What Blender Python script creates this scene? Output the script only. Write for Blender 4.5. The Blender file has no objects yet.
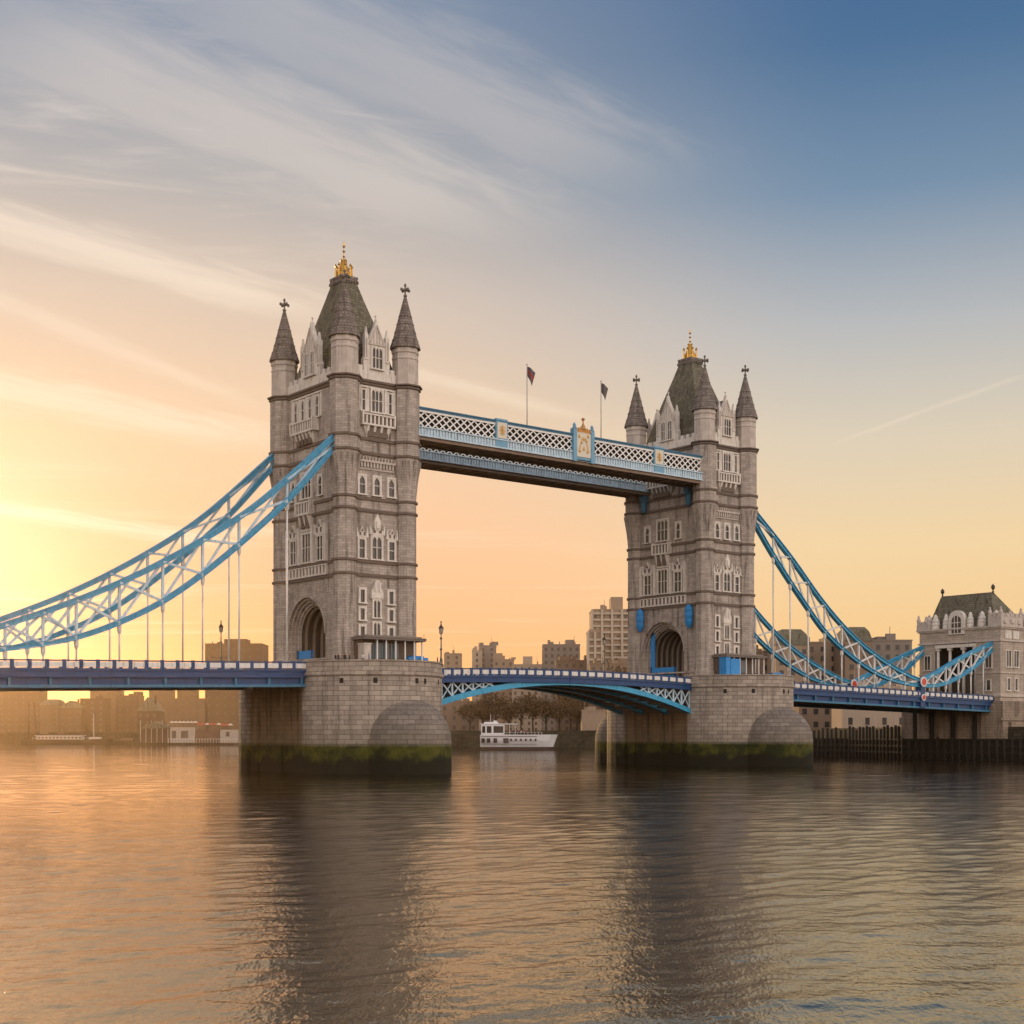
import bpy, bmesh, math, random
import numpy as np
from mathutils import Vector, Matrix

random.seed(7)
R = math.radians
C = bpy.context.scene.collection
SC = bpy.context.scene

# ------------------------------------------------------------------ camera
TH = 0.89913
FX, HOR = 1416.8, 734.67
CAM = Vector((-125.15, -202.53, 6.0))
FWD = Vector((math.cos(TH), math.sin(TH), 0)); RGT = Vector((math.sin(TH), -math.cos(TH), 0))
cd = bpy.data.cameras.new('camera'); cam = bpy.data.objects.new('camera', cd); C.objects.link(cam)
cam.location = CAM
cam.rotation_euler = (R(90), 0, math.atan2(FWD.y, FWD.x) - R(90))
cd.sensor_width = 36; cd.lens = FX/1024*36; cd.shift_y = (HOR-512)/1024
cd.clip_start = .5; cd.clip_end = 40000
SC.camera = cam

def at(px, D, z=0.0):
    """point seen in pixel column px, D metres in front of the camera"""
    p = CAM + FWD*D + RGT*((px-512)/FX*D)
    return Vector((p.x, p.y, z))
def zy(y, D): return 6 + (HOR-y)/FX*D

# ------------------------------------------------------------------ sun, sky, exposure
HAZE = 0.00005
WAVE = 0.0092
SUN_EL = R(5.6)
SUN_AZ = math.atan2(FWD.y, FWD.x) + R(22.6)
SUN = Vector((math.cos(SUN_AZ)*math.cos(SUN_EL), math.sin(SUN_AZ)*math.cos(SUN_EL), math.sin(SUN_EL)))
ld = bpy.data.lights.new('sun', 'SUN'); ld.energy = 2.6; ld.angle = R(0.6); ld.color = (1.0, .62, .28)
sun = bpy.data.objects.new('sun', ld); C.objects.link(sun)
sun.rotation_euler = SUN.to_track_quat('Z', 'Y').to_euler()

SC.view_settings.view_transform = 'Standard'; SC.view_settings.look = 'None'
SC.view_settings.exposure = 0.0; SC.view_settings.gamma = 1.0
SC.cycles.use_denoising = True
SC.cycles.max_bounces = 6; SC.cycles.volume_bounces = 0
SC.cycles.caustics_reflective = False; SC.cycles.caustics_refractive = False
SC.cycles.sample_clamp_indirect = 4.0

class NT:
    def __init__(s, tree): s.t = tree; s.n = tree.nodes; s.l = tree.links
    def node(s, typ, **kw):
        n = s.n.new(typ)
        for k, v in kw.items(): setattr(n, k, v)
        return n
    def put(s, sock, v):
        if isinstance(v, bpy.types.NodeSocket): s.l.new(v, sock)
        elif v is not None: sock.default_value = v
    def m(s, op, a, b=None, c=None, clamp=False):
        n = s.node('ShaderNodeMath', operation=op, use_clamp=clamp)
        s.put(n.inputs[0], a)
        if b is not None: s.put(n.inputs[1], b)
        if c is not None: s.put(n.inputs[2], c)
        return n.outputs[0]
    def vm(s, op, a, b=None, scale=None):
        n = s.node('ShaderNodeVectorMath', operation=op)
        s.put(n.inputs[0], a)
        if b is not None: s.put(n.inputs[1], b)
        if scale is not None: s.put(n.inputs['Scale'], scale)
        return n.outputs['Value'] if op in ('DOT_PRODUCT', 'LENGTH') else n.outputs[0]
    def sm(s, v, a, b):
        n = s.node('ShaderNodeMapRange', interpolation_type='SMOOTHSTEP')
        s.put(n.inputs[0], v); n.inputs[1].default_value = a; n.inputs[2].default_value = b
        return n.outputs[0]
    def ramp(s, f, stops, interp='LINEAR'):
        n = s.node('ShaderNodeValToRGB'); cr = n.color_ramp; cr.interpolation = interp
        while len(cr.elements) < len(stops): cr.elements.new(.5)
        for e, (p, c) in zip(cr.elements, stops):
            e.position = p; e.color = tuple(c)+(1,) if len(c) == 3 else c
        s.put(n.inputs[0], f); return n.outputs[0]
    def mix(s, f, a, b, blend='MIX'):
        n = s.node('ShaderNodeMix', data_type='RGBA', blend_type=blend)
        s.put(n.inputs[0], f)
        for k, v in ((6, a), (7, b)):
            if isinstance(v, (tuple, list)) and len(v) == 3: v = tuple(v)+(1,)
            s.put(n.inputs[k], v)
        return n.outputs[2]
    def noise(s, vec, scale, detail=4, rough=.55, dist=0.0):
        n = s.node('ShaderNodeTexNoise'); s.put(n.inputs['Vector'], vec)
        n.inputs['Scale'].default_value = scale; n.inputs['Detail'].default_value = detail
        n.inputs['Roughness'].default_value = rough; n.inputs['Distortion'].default_value = dist
        return n.outputs[0]
    def xyz(s, v):
        n = s.node('ShaderNodeSeparateXYZ'); s.put(n.inputs[0], v); return n.outputs
    def comb(s, x, y, z):
        n = s.node('ShaderNodeCombineXYZ')
        for i, v in enumerate((x, y, z)): s.put(n.inputs[i], v)
        return n.outputs[0]

def make_world():
    w = bpy.data.worlds.new('World'); SC.world = w; w.use_nodes = True
    w.node_tree.nodes.clear(); T = NT(w.node_tree)
    out = T.node('ShaderNodeOutputWorld')
    sky = T.node('ShaderNodeTexSky', sky_type='NISHITA', sun_disc=False)
    sky.sun_elevation = SUN_EL; sky.sun_rotation = math.pi/2 - SUN_AZ
    sky.air_density = 1.0; sky.dust_density = 0.2; sky.ozone_density = 2.0
    bg1 = T.node('ShaderNodeBackground'); T.put(bg1.inputs[0], T.vm('MULTIPLY', sky.outputs[0], (.50, .40, .43))); bg1.inputs[1].default_value = 0.05
    tc = T.node('ShaderNodeTexCoord').outputs['Generated']
    d = T.vm('NORMALIZE', tc); x, y, z = T.xyz(d)
    hz = T.vm('NORMALIZE', T.comb(x, y, 0.0))
    g = T.vm('DOT_PRODUCT', hz, (math.cos(SUN_AZ), math.sin(SUN_AZ), 0))
    gs = T.vm('DOT_PRODUCT', d, tuple(SUN))
    e = T.m('DIVIDE', z, .6, clamp=True)
    k = lambda v: v/.6
    r_sun = T.ramp(e, [(0, (.95, .40, .10)), (k(.07), (1.05, .43, .165)), (k(.12), (1.03, .50, .24)), (k(.20), (.92, .60, .33)), (k(.29), (.73, .56, .41)), (k(.36), (.46, .43, .40)), (k(.43), (.28, .32, .38)), (k(.5), (.17, .25, .36)), (1, (.12, .2, .36))])
    r_side = T.ramp(e, [(0, (.85, .42, .15)), (k(.05), (.92, .55, .22)), (k(.13), (.91, .65, .33)), (k(.20), (.74, .62, .44)), (k(.27), (.49, .49, .475)), (k(.35), (.175, .27, .38)), (k(.43), (.06, .15, .285)), (k(.5), (.035, .105, .265)), (1, (.03, .08, .24))])
    r_back = T.ramp(e, [(0, (1.75, 1.30, 1.0)), (k(.15), (2.15, 1.72, 1.42)), (k(.35), (2.0, 1.72, 1.5)), (k(.5), (1.3, 1.2, 1.15)), (1, (.48, .52, .62))])
    base = T.mix(T.sm(g, .80, 1.0), r_side, r_sun)
    # unseen back sky, raised and skewed downstream as fill for the tower faces
    r_back = T.vm('SCALE', r_back, scale=T.m('ADD', .93, T.m('MULTIPLY', T.vm('DOT_PRODUCT', hz, (.25, -.97, 0)), .42)))
    col = T.mix(T.sm(g, .55, -.2), base, r_back)
    # --- cirrus: streaks laid out on a high flat sheet
    zi = T.m('DIVIDE', 1.0, T.m('MAXIMUM', z, .035))
    a0 = TH  # sheet axes along / across the view the clouds were seen in
    f = T.m('MULTIPLY', T.vm('DOT_PRODUCT', d, tuple(FWD)), zi)
    r = T.m('MULTIPLY', T.vm('DOT_PRODUCT', d, tuple(RGT)), zi)
    def rot(ang, sx, sy):
        c, s = math.cos(ang), math.sin(ang)
        u = T.m('ADD', T.m('MULTIPLY', r, c), T.m('MULTIPLY', f, s))
        v = T.m('SUBTRACT', T.m('MULTIPLY', f, c), T.m('MULTIPLY', r, s))
        return u, v, T.comb(T.m('MULTIPLY', u, sx), T.m('MULTIPLY', v, sy), 0.0)
    # broad wisps high on the left
    u1, v1, p1 = rot(R(14), .9, 3.2)
    n1 = T.noise(p1, 1.6, 7, .62, .9)
    n1b = T.noise(p1, 5.5, 5, .65, .4)
    wisp = T.sm(T.m('ADD', T.m('MULTIPLY', n1, .8), T.m('MULTIPLY', n1b, .2)), .44, .78)
    reg = T.m('MULTIPLY', T.sm(r, .12, -.4), T.sm(r, -1.7, -.6))
    reg = T.m('MULTIPLY', reg, T.sm(f, 3.4, 2.5))
    wisp = T.m('MULTIPLY', wisp, reg)
    # long bands lower down on the left
    def band(r0, f0, r1, f1, wd, amp, soft_hi=1.0, ext0=.15, ext1=.3):
        L = math.hypot(r1-r0, f1-f0); tx, ty = (r1-r0)/L, (f1-f0)/L
        du = T.m('SUBTRACT', r, r0); dv = T.m('SUBTRACT', f, f0)
        al = T.m('ADD', T.m('MULTIPLY', du, tx), T.m('MULTIPLY', dv, ty))
        ac = T.m('SUBTRACT', T.m('MULTIPLY', dv, tx), T.m('MULTIPLY', du, ty))
        nn = T.noise(T.comb(T.m('MULTIPLY', al, 1.3), T.m('MULTIPLY', ac, 5.0), 3.7), 2.2, 6, .62, .3)
        acw = T.m('ADD', ac, T.m('MULTIPLY', T.m('SUBTRACT', nn, .5), wd*1.6))
        core = T.sm(T.m('ABSOLUTE', acw), wd*soft_hi, wd*.05)
        ends = T.m('MULTIPLY', T.sm(al, -ext0*4, 0.0), T.sm(al, L+ext1, L*.7))
        return T.m('MULTIPLY', T.m('MULTIPLY', core, ends), T.m('MULTIPLY', T.m('ADD', T.m('MULTIPLY', nn, .9), .5), amp))
    def pf(x, y):
        b = (HOR-y)/FX; return ((x-512)/FX/b, 1/b)
    bands = [band(*pf(0, 222), *pf(285, 305), .17, .75, ext0=.6),
             band(*pf(0, 385), *pf(250, 440), .30, .6, ext0=.8),
             band(*pf(420, 375), *pf(560, 412), .10, .45),
             band(*pf(0, 508), *pf(230, 545), .30, .6, ext0=1.2),
             band(*pf(0, 300), *pf(240, 400), .10, .35, ext0=.6),
             band(*pf(130, 75), *pf(470, 215), .26, .42, ext0=.1),
             band(*pf(300, 20), *pf(590, 150), .20, .30, ext0=.1),
             band(*pf(1010, 380), *pf(830, 445), .03, .22, ext0=.02, ext1=.1)]
    # fine low streaks everywhere near the horizon, seen edge on
    u2, v2, p2 = rot(R(-4), .35, 1.1)
    n2 = T.sm(T.noise(p2, .9, 6, .6, .5), .52, .75)
    low = T.m('MULTIPLY', T.m('MULTIPLY', n2, T.sm(z, .03, .1)), T.m('MULTIPLY', T.sm(z, .30, .2), T.sm(g, .80, .99)))
    mask = T.m('MULTIPLY', wisp, .68)
    for b in bands: mask = T.m('MAXIMUM', mask, b)
    mask = T.m('MAXIMUM', mask, T.m('MULTIPLY', low, .5))
    mask = T.m('MINIMUM', mask, .9)
    ccol = T.mix(T.sm(z, .2, .45), (1.0, .80, .57), (.82, .71, .61))
    col = T.mix(mask, col, ccol)
    # unseen warm cloud deck added behind the viewer, part of that fill
    n3 = T.noise(rot(R(30), .5, .9)[2], 1.2, 5, .6, .3)
    col = T.mix(T.m('MULTIPLY', T.sm(n3, .45, .7), T.m('MULTIPLY', T.sm(g, .3, -.3), T.sm(z, .05, .2))), col, (1.0, .80, .66))
    # glow round the sun
    glow = T.m('POWER', T.m('MAXIMUM', gs, 0.0), 260.0)
    glow2 = T.m('POWER', T.m('MAXIMUM', gs, 0.0), 45.0)
    add = T.vm('SCALE', (1.0, .55, .36), scale=T.m('MULTIPLY', glow, .6))
    add2 = T.vm('SCALE', (1.0, .62, .22), scale=T.m('MULTIPLY', glow2, .06))
    col = T.vm('ADD', T.vm('ADD', col, add), add2)
    col = T.mix(T.sm(z, -.05, .0), (.12, .09, .07), col)
    bg2 = T.node('ShaderNodeBackground'); T.put(bg2.inputs[0], col); bg2.inputs[1].default_value = 0.93
    ad = T.node('ShaderNodeAddShader')
    T.l.new(bg1.outputs[0], ad.inputs[0]); T.l.new(bg2.outputs[0], ad.inputs[1]); T.l.new(ad.outputs[0], out.inputs[0])
make_world()

# ------------------------------------------------------------------ materials
MATS = {}
def mat(name, col, rough=.7, metal=0.0, var=.18, vscale=.6, bump=0.0, bscale=8.0, streak=0.0, spec=.4):
    if name in MATS: return MATS[name]
    m = bpy.data.materials.new(name); m.use_nodes = True; T = NT(m.node_tree); b = T.n['Principled BSDF']
    co = T.node('ShaderNodeTexCoord').outputs['Object']
    n = T.noise(co, vscale, 6, .6)
    f = T.m('ADD', 1-var, T.m('MULTIPLY', n, 2*var))
    if streak:
        x, y, z = T.xyz(co)
        s = T.noise(T.comb(T.m('MULTIPLY', x, 1.6), T.m('MULTIPLY', y, 1.6), T.m('MULTIPLY', z, .12)), 1.5, 5, .65)
        f = T.m('MULTIPLY', f, T.m('SUBTRACT', 1.0, T.m('MULTIPLY', T.sm(s, .5, .75), streak)))
    c = T.vm('SCALE', tuple(col), scale=f)
    T.put(b.inputs['Base Color'], c); b.inputs['Roughness'].default_value = rough
    b.inputs['Metallic'].default_value = metal; b.inputs['Specular IOR Level'].default_value = spec
    if bump:
        bn = T.node('ShaderNodeBump'); bn.inputs['Strength'].default_value = bump; bn.inputs['Distance'].default_value = .1
        T.put(bn.inputs['Height'], T.noise(co, bscale, 4, .6)); T.put(b.inputs['Normal'], bn.outputs[0])
    MATS[name] = m; return m

def masonry(name, col, mortar, bw, bh, msize=.03, var=.25, streak=.35, algae=False, rough=.85, contrast=.12):
    m = bpy.data.materials.new(name); m.use_nodes = True; T = NT(m.node_tree); b = T.n['Principled BSDF']
    tc = T.node('ShaderNodeTexCoord'); uv = tc.outputs['UV']
    geo = T.node('ShaderNodeNewGeometry'); co = geo.outputs['Position']
    br = T.node('ShaderNodeTexBrick'); T.put(br.inputs['Vector'], uv)
    br.inputs['Scale'].default_value = 1.0; br.inputs['Brick Width'].default_value = bw; br.inputs['Row Height'].default_value = bh
    br.inputs['Mortar Size'].default_value = msize; br.inputs['Mortar Smooth'].default_value = .3; br.inputs['Bias'].default_value = 0.0
    br.inputs['Color1'].default_value = tuple(c*(1-contrast) for c in col)+(1,); br.inputs['Color2'].default_value = tuple(c*(1+contrast) for c in col)+(1,)
    br.inputs['Mortar'].default_value = tuple(mortar)+(1,)
    x, y, z = T.xyz(co)
    n = T.noise(co, .25, 7, .62); n2 = T.noise(co, 3.0, 4, .6)
    f = T.m('ADD', 1-var, T.m('MULTIPLY', n, 2*var)); f = T.m('MULTIPLY', f, T.m('ADD', .85, T.m('MULTIPLY', n2, .3)))
    s = T.noise(T.comb(T.m('MULTIPLY', x, 1.0), T.m('MULTIPLY', y, 1.0), T.m('MULTIPLY', z, .07)), 1.2, 6, .65)
    f = T.m('MULTIPLY', f, T.m('SUBTRACT', 1.0, T.m('MULTIPLY', T.sm(s, .48, .72), streak)))
    c = T.vm('MULTIPLY', br.outputs['Color'], T.comb(f, f, f))
    if algae:
        nz = T.noise(T.comb(T.m('MULTIPLY', x, 1), T.m('MULTIPLY', y, 1), T.m('MULTIPLY', z, .6)), .22, 5, .6)
        zz = T.m('ADD', z, T.m('MULTIPLY', T.m('SUBTRACT', nz, .5), 5.5))
        # tide stain, then weed, then wet black
        tide = T.sm(z, 9.0, 4.6)
        c = T.mix(T.m('MULTIPLY', tide, .35), c, (.16, .14, .10))
        gr = T.mix(T.sm(T.noise(co, .35, 5, .6), .36, .64), (.020, .026, .006), (.085, .085, .013))
        edge = T.m('ADD', z, T.m('MULTIPLY', T.m('SUBTRACT', n2, .5), .5))
        c = T.mix(T.sm(edge, 4.9, 4.0), c, gr)
        c = T.mix(T.sm(zz, 2.9, 1.7), c, (.014, .014, .008))
    T.put(b.inputs['Base Color'], c); b.inputs['Roughness'].default_value = rough
    b.inputs['Specular IOR Level'].default_value = .25
    bn = T.node('ShaderNodeBump'); bn.inputs['Strength'].default_value = .5; bn.inputs['Distance'].default_value = .06
    hgt = T.m('ADD', T.m('MULTIPLY', T.m('SUBTRACT', 1.0, br.outputs['Fac']), .6), T.m('MULTIPLY', n2, .5))
    T.put(bn.inputs['Height'], hgt); T.put(b.inputs['Normal'], bn.outputs[0])
    MATS[name] = m; return m

STONE = masonry('tower granite', (.43, .375, .33), (.24, .20, .175), 1.05, .42, .024, var=.42, streak=.7, contrast=.16)
TRIM = mat('pale portland stone', (.72, .665, .60), .8, var=.3, vscale=1.2, bump=.3, streak=.45)
COURSE = mat('weathered shade dark stone', (.15, .115, .095), .85, var=.3, vscale=1.5)  # dirt and the shade of the ledges together in one dark colour
CAPST = mat('turret stone', (.54, .475, .42), .85, var=.35, vscale=.9, bump=.3, streak=.4)
SLATE = masonry('mossy slate', (.175, .163, .115), (.085, .078, .06), .6, .5, .05, var=.45, streak=.6, rough=.8, contrast=.25)
SPIRE = masonry('lead grey spire stone', (.225, .192, .17), (.11, .095, .085), .55, .48, .05, var=.4, streak=.5, contrast=.25)
GLASS = mat('dark window glass', (.022, .022, .025), .12, var=.5, vscale=.4, spec=.5)
GOLD = mat('gilding', (.62, .36, .08), .38, metal=.8, var=.2)
DEEP = mat('deep blue paint', (.006, .052, .17), .5, var=.35, vscale=.8, streak=.5)
SKYB = mat('light blue paint', (.045, .34, .56), .5, var=.35, vscale=1.1, streak=.5)
PALEB = mat('pale blue paint', (.50, .64, .73), .55, var=.4, vscale=1.1, streak=.5)
TEAL = mat('teal blue paint', (.035, .17, .29), .55, var=.35, vscale=.9, streak=.5)
WHITEP = mat('white paint', (.70, .69, .67), .55, var=.25, vscale=1.2, streak=.45)
SOFFIT = mat('rusty soffit', (.23, .165, .125), .85, var=.4, vscale=.7)
DARK = mat('dark interior', (.02, .018, .018), .9)
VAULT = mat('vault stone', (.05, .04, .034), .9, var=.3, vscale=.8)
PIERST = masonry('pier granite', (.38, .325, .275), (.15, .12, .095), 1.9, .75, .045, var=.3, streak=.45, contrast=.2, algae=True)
PIERDK = masonry('stained and shade dark pier granite', (.25, .17, .105), (.12, .08, .05), 1.9, .75, .03, var=.4, streak=.75, algae=True)  # brown stain, with the shade under the deck mixed into the colour
CUTW = masonry('cutwater granite', (.235, .20, .17), (.10, .085, .07), 1.9, .75, .05, contrast=.2, var=.3, streak=.35, algae=True)
QUAY = masonry('weedy quay stone', (.06, .052, .034), (.025, .022, .015), 2.4, .8, .06, var=.45, streak=.6, contrast=.3)
TIMBER = mat('tarred timber', (.022, .017, .012), .9, var=.4, vscale=.6, streak=.4)
IRON = mat('black iron', (.03, .03, .03), .5)
ASPH = mat('asphalt', (.05, .05, .05), .9)
SKIN = mat('skin', (.45, .28, .2), .6)
HAIR = mat('dark hair', (.03, .02, .015), .7)
BRIGHTB = mat('bright blue sheeting', (.02, .25, .62), .5, var=.2, vscale=1.5, bump=.6, bscale=3)
RED = mat('red enamel', (.55, .05, .03), .4)

# ------------------------------------------------------------------ mesh builder
class MB:
    def __init__(s): s.v = []; s.f = []; s.m = []; s.uv = []; s.sm = []
    def face(s, pts, m=0, uv=None, smooth=False):
        i = len(s.v); s.v += [tuple(p) for p in pts]; s.f.append(list(range(i, i+len(pts)))); s.m.append(m); s.uv.append(uv); s.sm.append(smooth)
    def hexa(s, p, m=0):
        i = len(s.v); s.v += [tuple(q) for q in p]
        for f in ((0, 3, 2, 1), (4, 5, 6, 7), (0, 1, 5, 4), (1, 2, 6, 5), (2, 3, 7, 6), (3, 0, 4, 7)):
            s.f.append([i+k for k in f]); s.m.append(m); s.uv.append(None); s.sm.append(False)
    def box(s, x0, x1, y0, y1, z0, z1, m=0):
        s.hexa([(x0, y0, z0), (x1, y0, z0), (x1, y1, z0), (x0, y1, z0), (x0, y0, z1), (x1, y0, z1), (x1, y1, z1), (x0, y1, z1)], m)
    def bar(s, p, q, w, h, m=0, up=(0, 0, 1)):
        p, q = Vector(p), Vector(q); d = (q-p).normalized(); up = Vector(up)
        sd = d.cross(up)
        if sd.length < 1e-4: sd = d.cross(Vector((0, 1, 0)))
        sd.normalize(); u = sd.cross(d).normalized()
        a, b = sd*w/2, u*h/2
        s.hexa([p-a-b, p+a-b, q+a-b, q-a-b, p-a+b, p+a+b, q+a+b, q-a+b], m)
    def tube(s, p, q, r, r2=None, n=8, m=0, caps=True):
        p, q = Vector(p), Vector(q); r2 = r if r2 is None else r2
        d = (q-p).normalized(); a = d.orthogonal().normalized(); b = d.cross(a); i = len(s.v)
        for c, rr in ((p, r), (q, r2)):
            for k in range(n):
                t = 2*math.pi*k/n; s.v.append(tuple(c+a*math.cos(t)*rr+b*math.sin(t)*rr))
        for k in range(n):
            j = (k+1) % n; s.f.append([i+k, i+j, i+n+j, i+n+k]); s.m.append(m); s.uv.append(None); s.sm.append(n > 6)
        if caps:
            s.f.append([i+k for k in range(n)][::-1]); s.f.append([i+n+k for k in range(n)])
            s.m += [m, m]; s.uv += [None, None]; s.sm += [False, False]
    def lathe(s, cx, cy, prof, n=8, rot=0.0, m=0, smooth=False, sx=1.0, sy=1.0):
        for (r0, z0), (r1, z1) in zip(prof, prof[1:]):
            for k in range(n):
                t0 = rot+2*math.pi*k/n; t1 = rot+2*math.pi*(k+1)/n
                P = lambda r, t, z: (cx+r*math.cos(t)*sx, cy+r*math.sin(t)*sy, z)
                ra = (r0+r1)/2 or .01
                pts = [P(r0, t0, z0), P(r0, t1, z0), P(r1, t1, z1), P(r1, t0, z1)]
                uv = [(ra*t0, z0), (ra*t1, z0), (ra*t1, z1), (ra*t0, z1)]
                if r0 < 1e-5: pts, uv = pts[1:], uv[1:]
                elif r1 < 1e-5: pts, uv = pts[:3], uv[:3]
                s.face(pts, m, uv, smooth)
    def ring(s, poly0, poly1, z0, z1, m=0, smooth=False, closed=True):
        L = 0; n = len(poly0)
        for k in range(n if closed else n-1):
            a, b = poly0[k], poly0[(k+1) % n]; c, d = poly1[(k+1) % n], poly1[k]
            l = math.hypot(b[0]-a[0], b[1]-a[1])
            s.face([(a[0], a[1], z0), (b[0], b[1], z0), (c[0], c[1], z1), (d[0], d[1], z1)], m, [(L, z0), (L+l, z0), (L+l, z1), (L, z1)], smooth)
            L += l
    def cap(s, poly, z, m=0): s.face([(p[0], p[1], z) for p in poly], m)
    def prism(s, poly, z0, z1, m=0):
        s.ring(poly, poly, z0, z1, m); s.cap(poly[::-1], z0, m); s.cap(poly, z1, m)
    def plate(s, F, poly, d0, d1, m=0):
        """outline poly [(s,z)] on wall face F pulled from depth d0 to d1"""
        n = len(poly); a = [F.p(x, z, d0) for x, z in poly]; b = [F.p(x, z, d1) for x, z in poly]
        s.face(a[::-1], m); s.face(b, m)
        for k in range(n): j = (k+1) % n; s.face([a[k], a[j], b[j], b[k]], m)
    def fbox(s, F, s0, s1, z0, z1, d0, d1, m=0):
        s.hexa([F.p(s0, z0, d0), F.p(s1, z0, d0), F.p(s1, z0, d1), F.p(s0, z0, d1), F.p(s0, z1, d0), F.p(s1, z1, d0), F.p(s1, z1, d1), F.p(s0, z1, d1)], m)
    def build(s, name, mats, parent=None, recalc=True, off=None):
        if not isinstance(mats, (list, tuple)): mats = [mats]
        o0 = Vector(off) if off is not None else Vector((0, 0, 0))
        me = bpy.data.meshes.new(name); me.from_pydata([tuple(Vector(v)-o0) for v in s.v], [], s.f)
        for m in mats: me.materials.append(m)
        me.polygons.foreach_set('material_index', s.m); me.polygons.foreach_set('use_smooth', s.sm)
        uvl = me.uv_layers.new(name='UVMap')
        for p, uv in zip(me.polygons, s.uv):
            if uv is None:
                nn = p.normal
                t = Vector((-nn.y, nn.x, 0)).normalized() if abs(nn.z) < .75 else None
                for li in p.loop_indices:
                    co = Vector(s.v[me.loops[li].vertex_index])
                    uvl.data[li].uv = (co.dot(t), co.z) if t else (co.x, co.y)
            else:
                for li, q in zip(p.loop_indices, uv): uvl.data[li].uv = q
        if recalc:
            bm = bmesh.new(); bm.from_mesh(me); bmesh.ops.remove_doubles(bm, verts=bm.verts, dist=.0004)
            bmesh.ops.recalc_face_normals(bm, faces=bm.faces); bm.to_mesh(me); bm.free()
        me.update()
        o = bpy.data.objects.new(name, me); C.objects.link(o)
        if parent: o.parent = parent
        return o

class Face:
    def __init__(s, ox, oy, t, n): s.o = (ox, oy); s.t = t; s.n = n
    def p(s, a, z, d): return (s.o[0]+s.t[0]*a+s.n[0]*d, s.o[1]+s.t[1]*a+s.n[1]*d, z)

def tag(o, label, cat, group=None, kind=None):
    if label: o['label'] = label
    if cat: o['category'] = cat
    if group: o['group'] = group
    if kind: o['kind'] = kind
    return o
def thing(name, label, cat, loc=(0, 0, 0), rz=0.0, group=None):
    o = bpy.data.objects.new(name, None); C.objects.link(o); o.location = loc; o.rotation_euler = (0, 0, rz)
    return tag(o, label, cat, group)
def copy_tree(o, parent=None):
    c = o.copy(); C.objects.link(c)
    if parent: c.parent = parent
    for ch in list(o.children): copy_tree(ch, c)
    return c
def structure(o): o['kind'] = 'structure'; return o
def dupe(src, parent, loc, rz=0.0):
    o = src.copy(); C.objects.link(o); o.parent = parent; o.location = loc; o.rotation_euler = (0, 0, rz); return o

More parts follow.
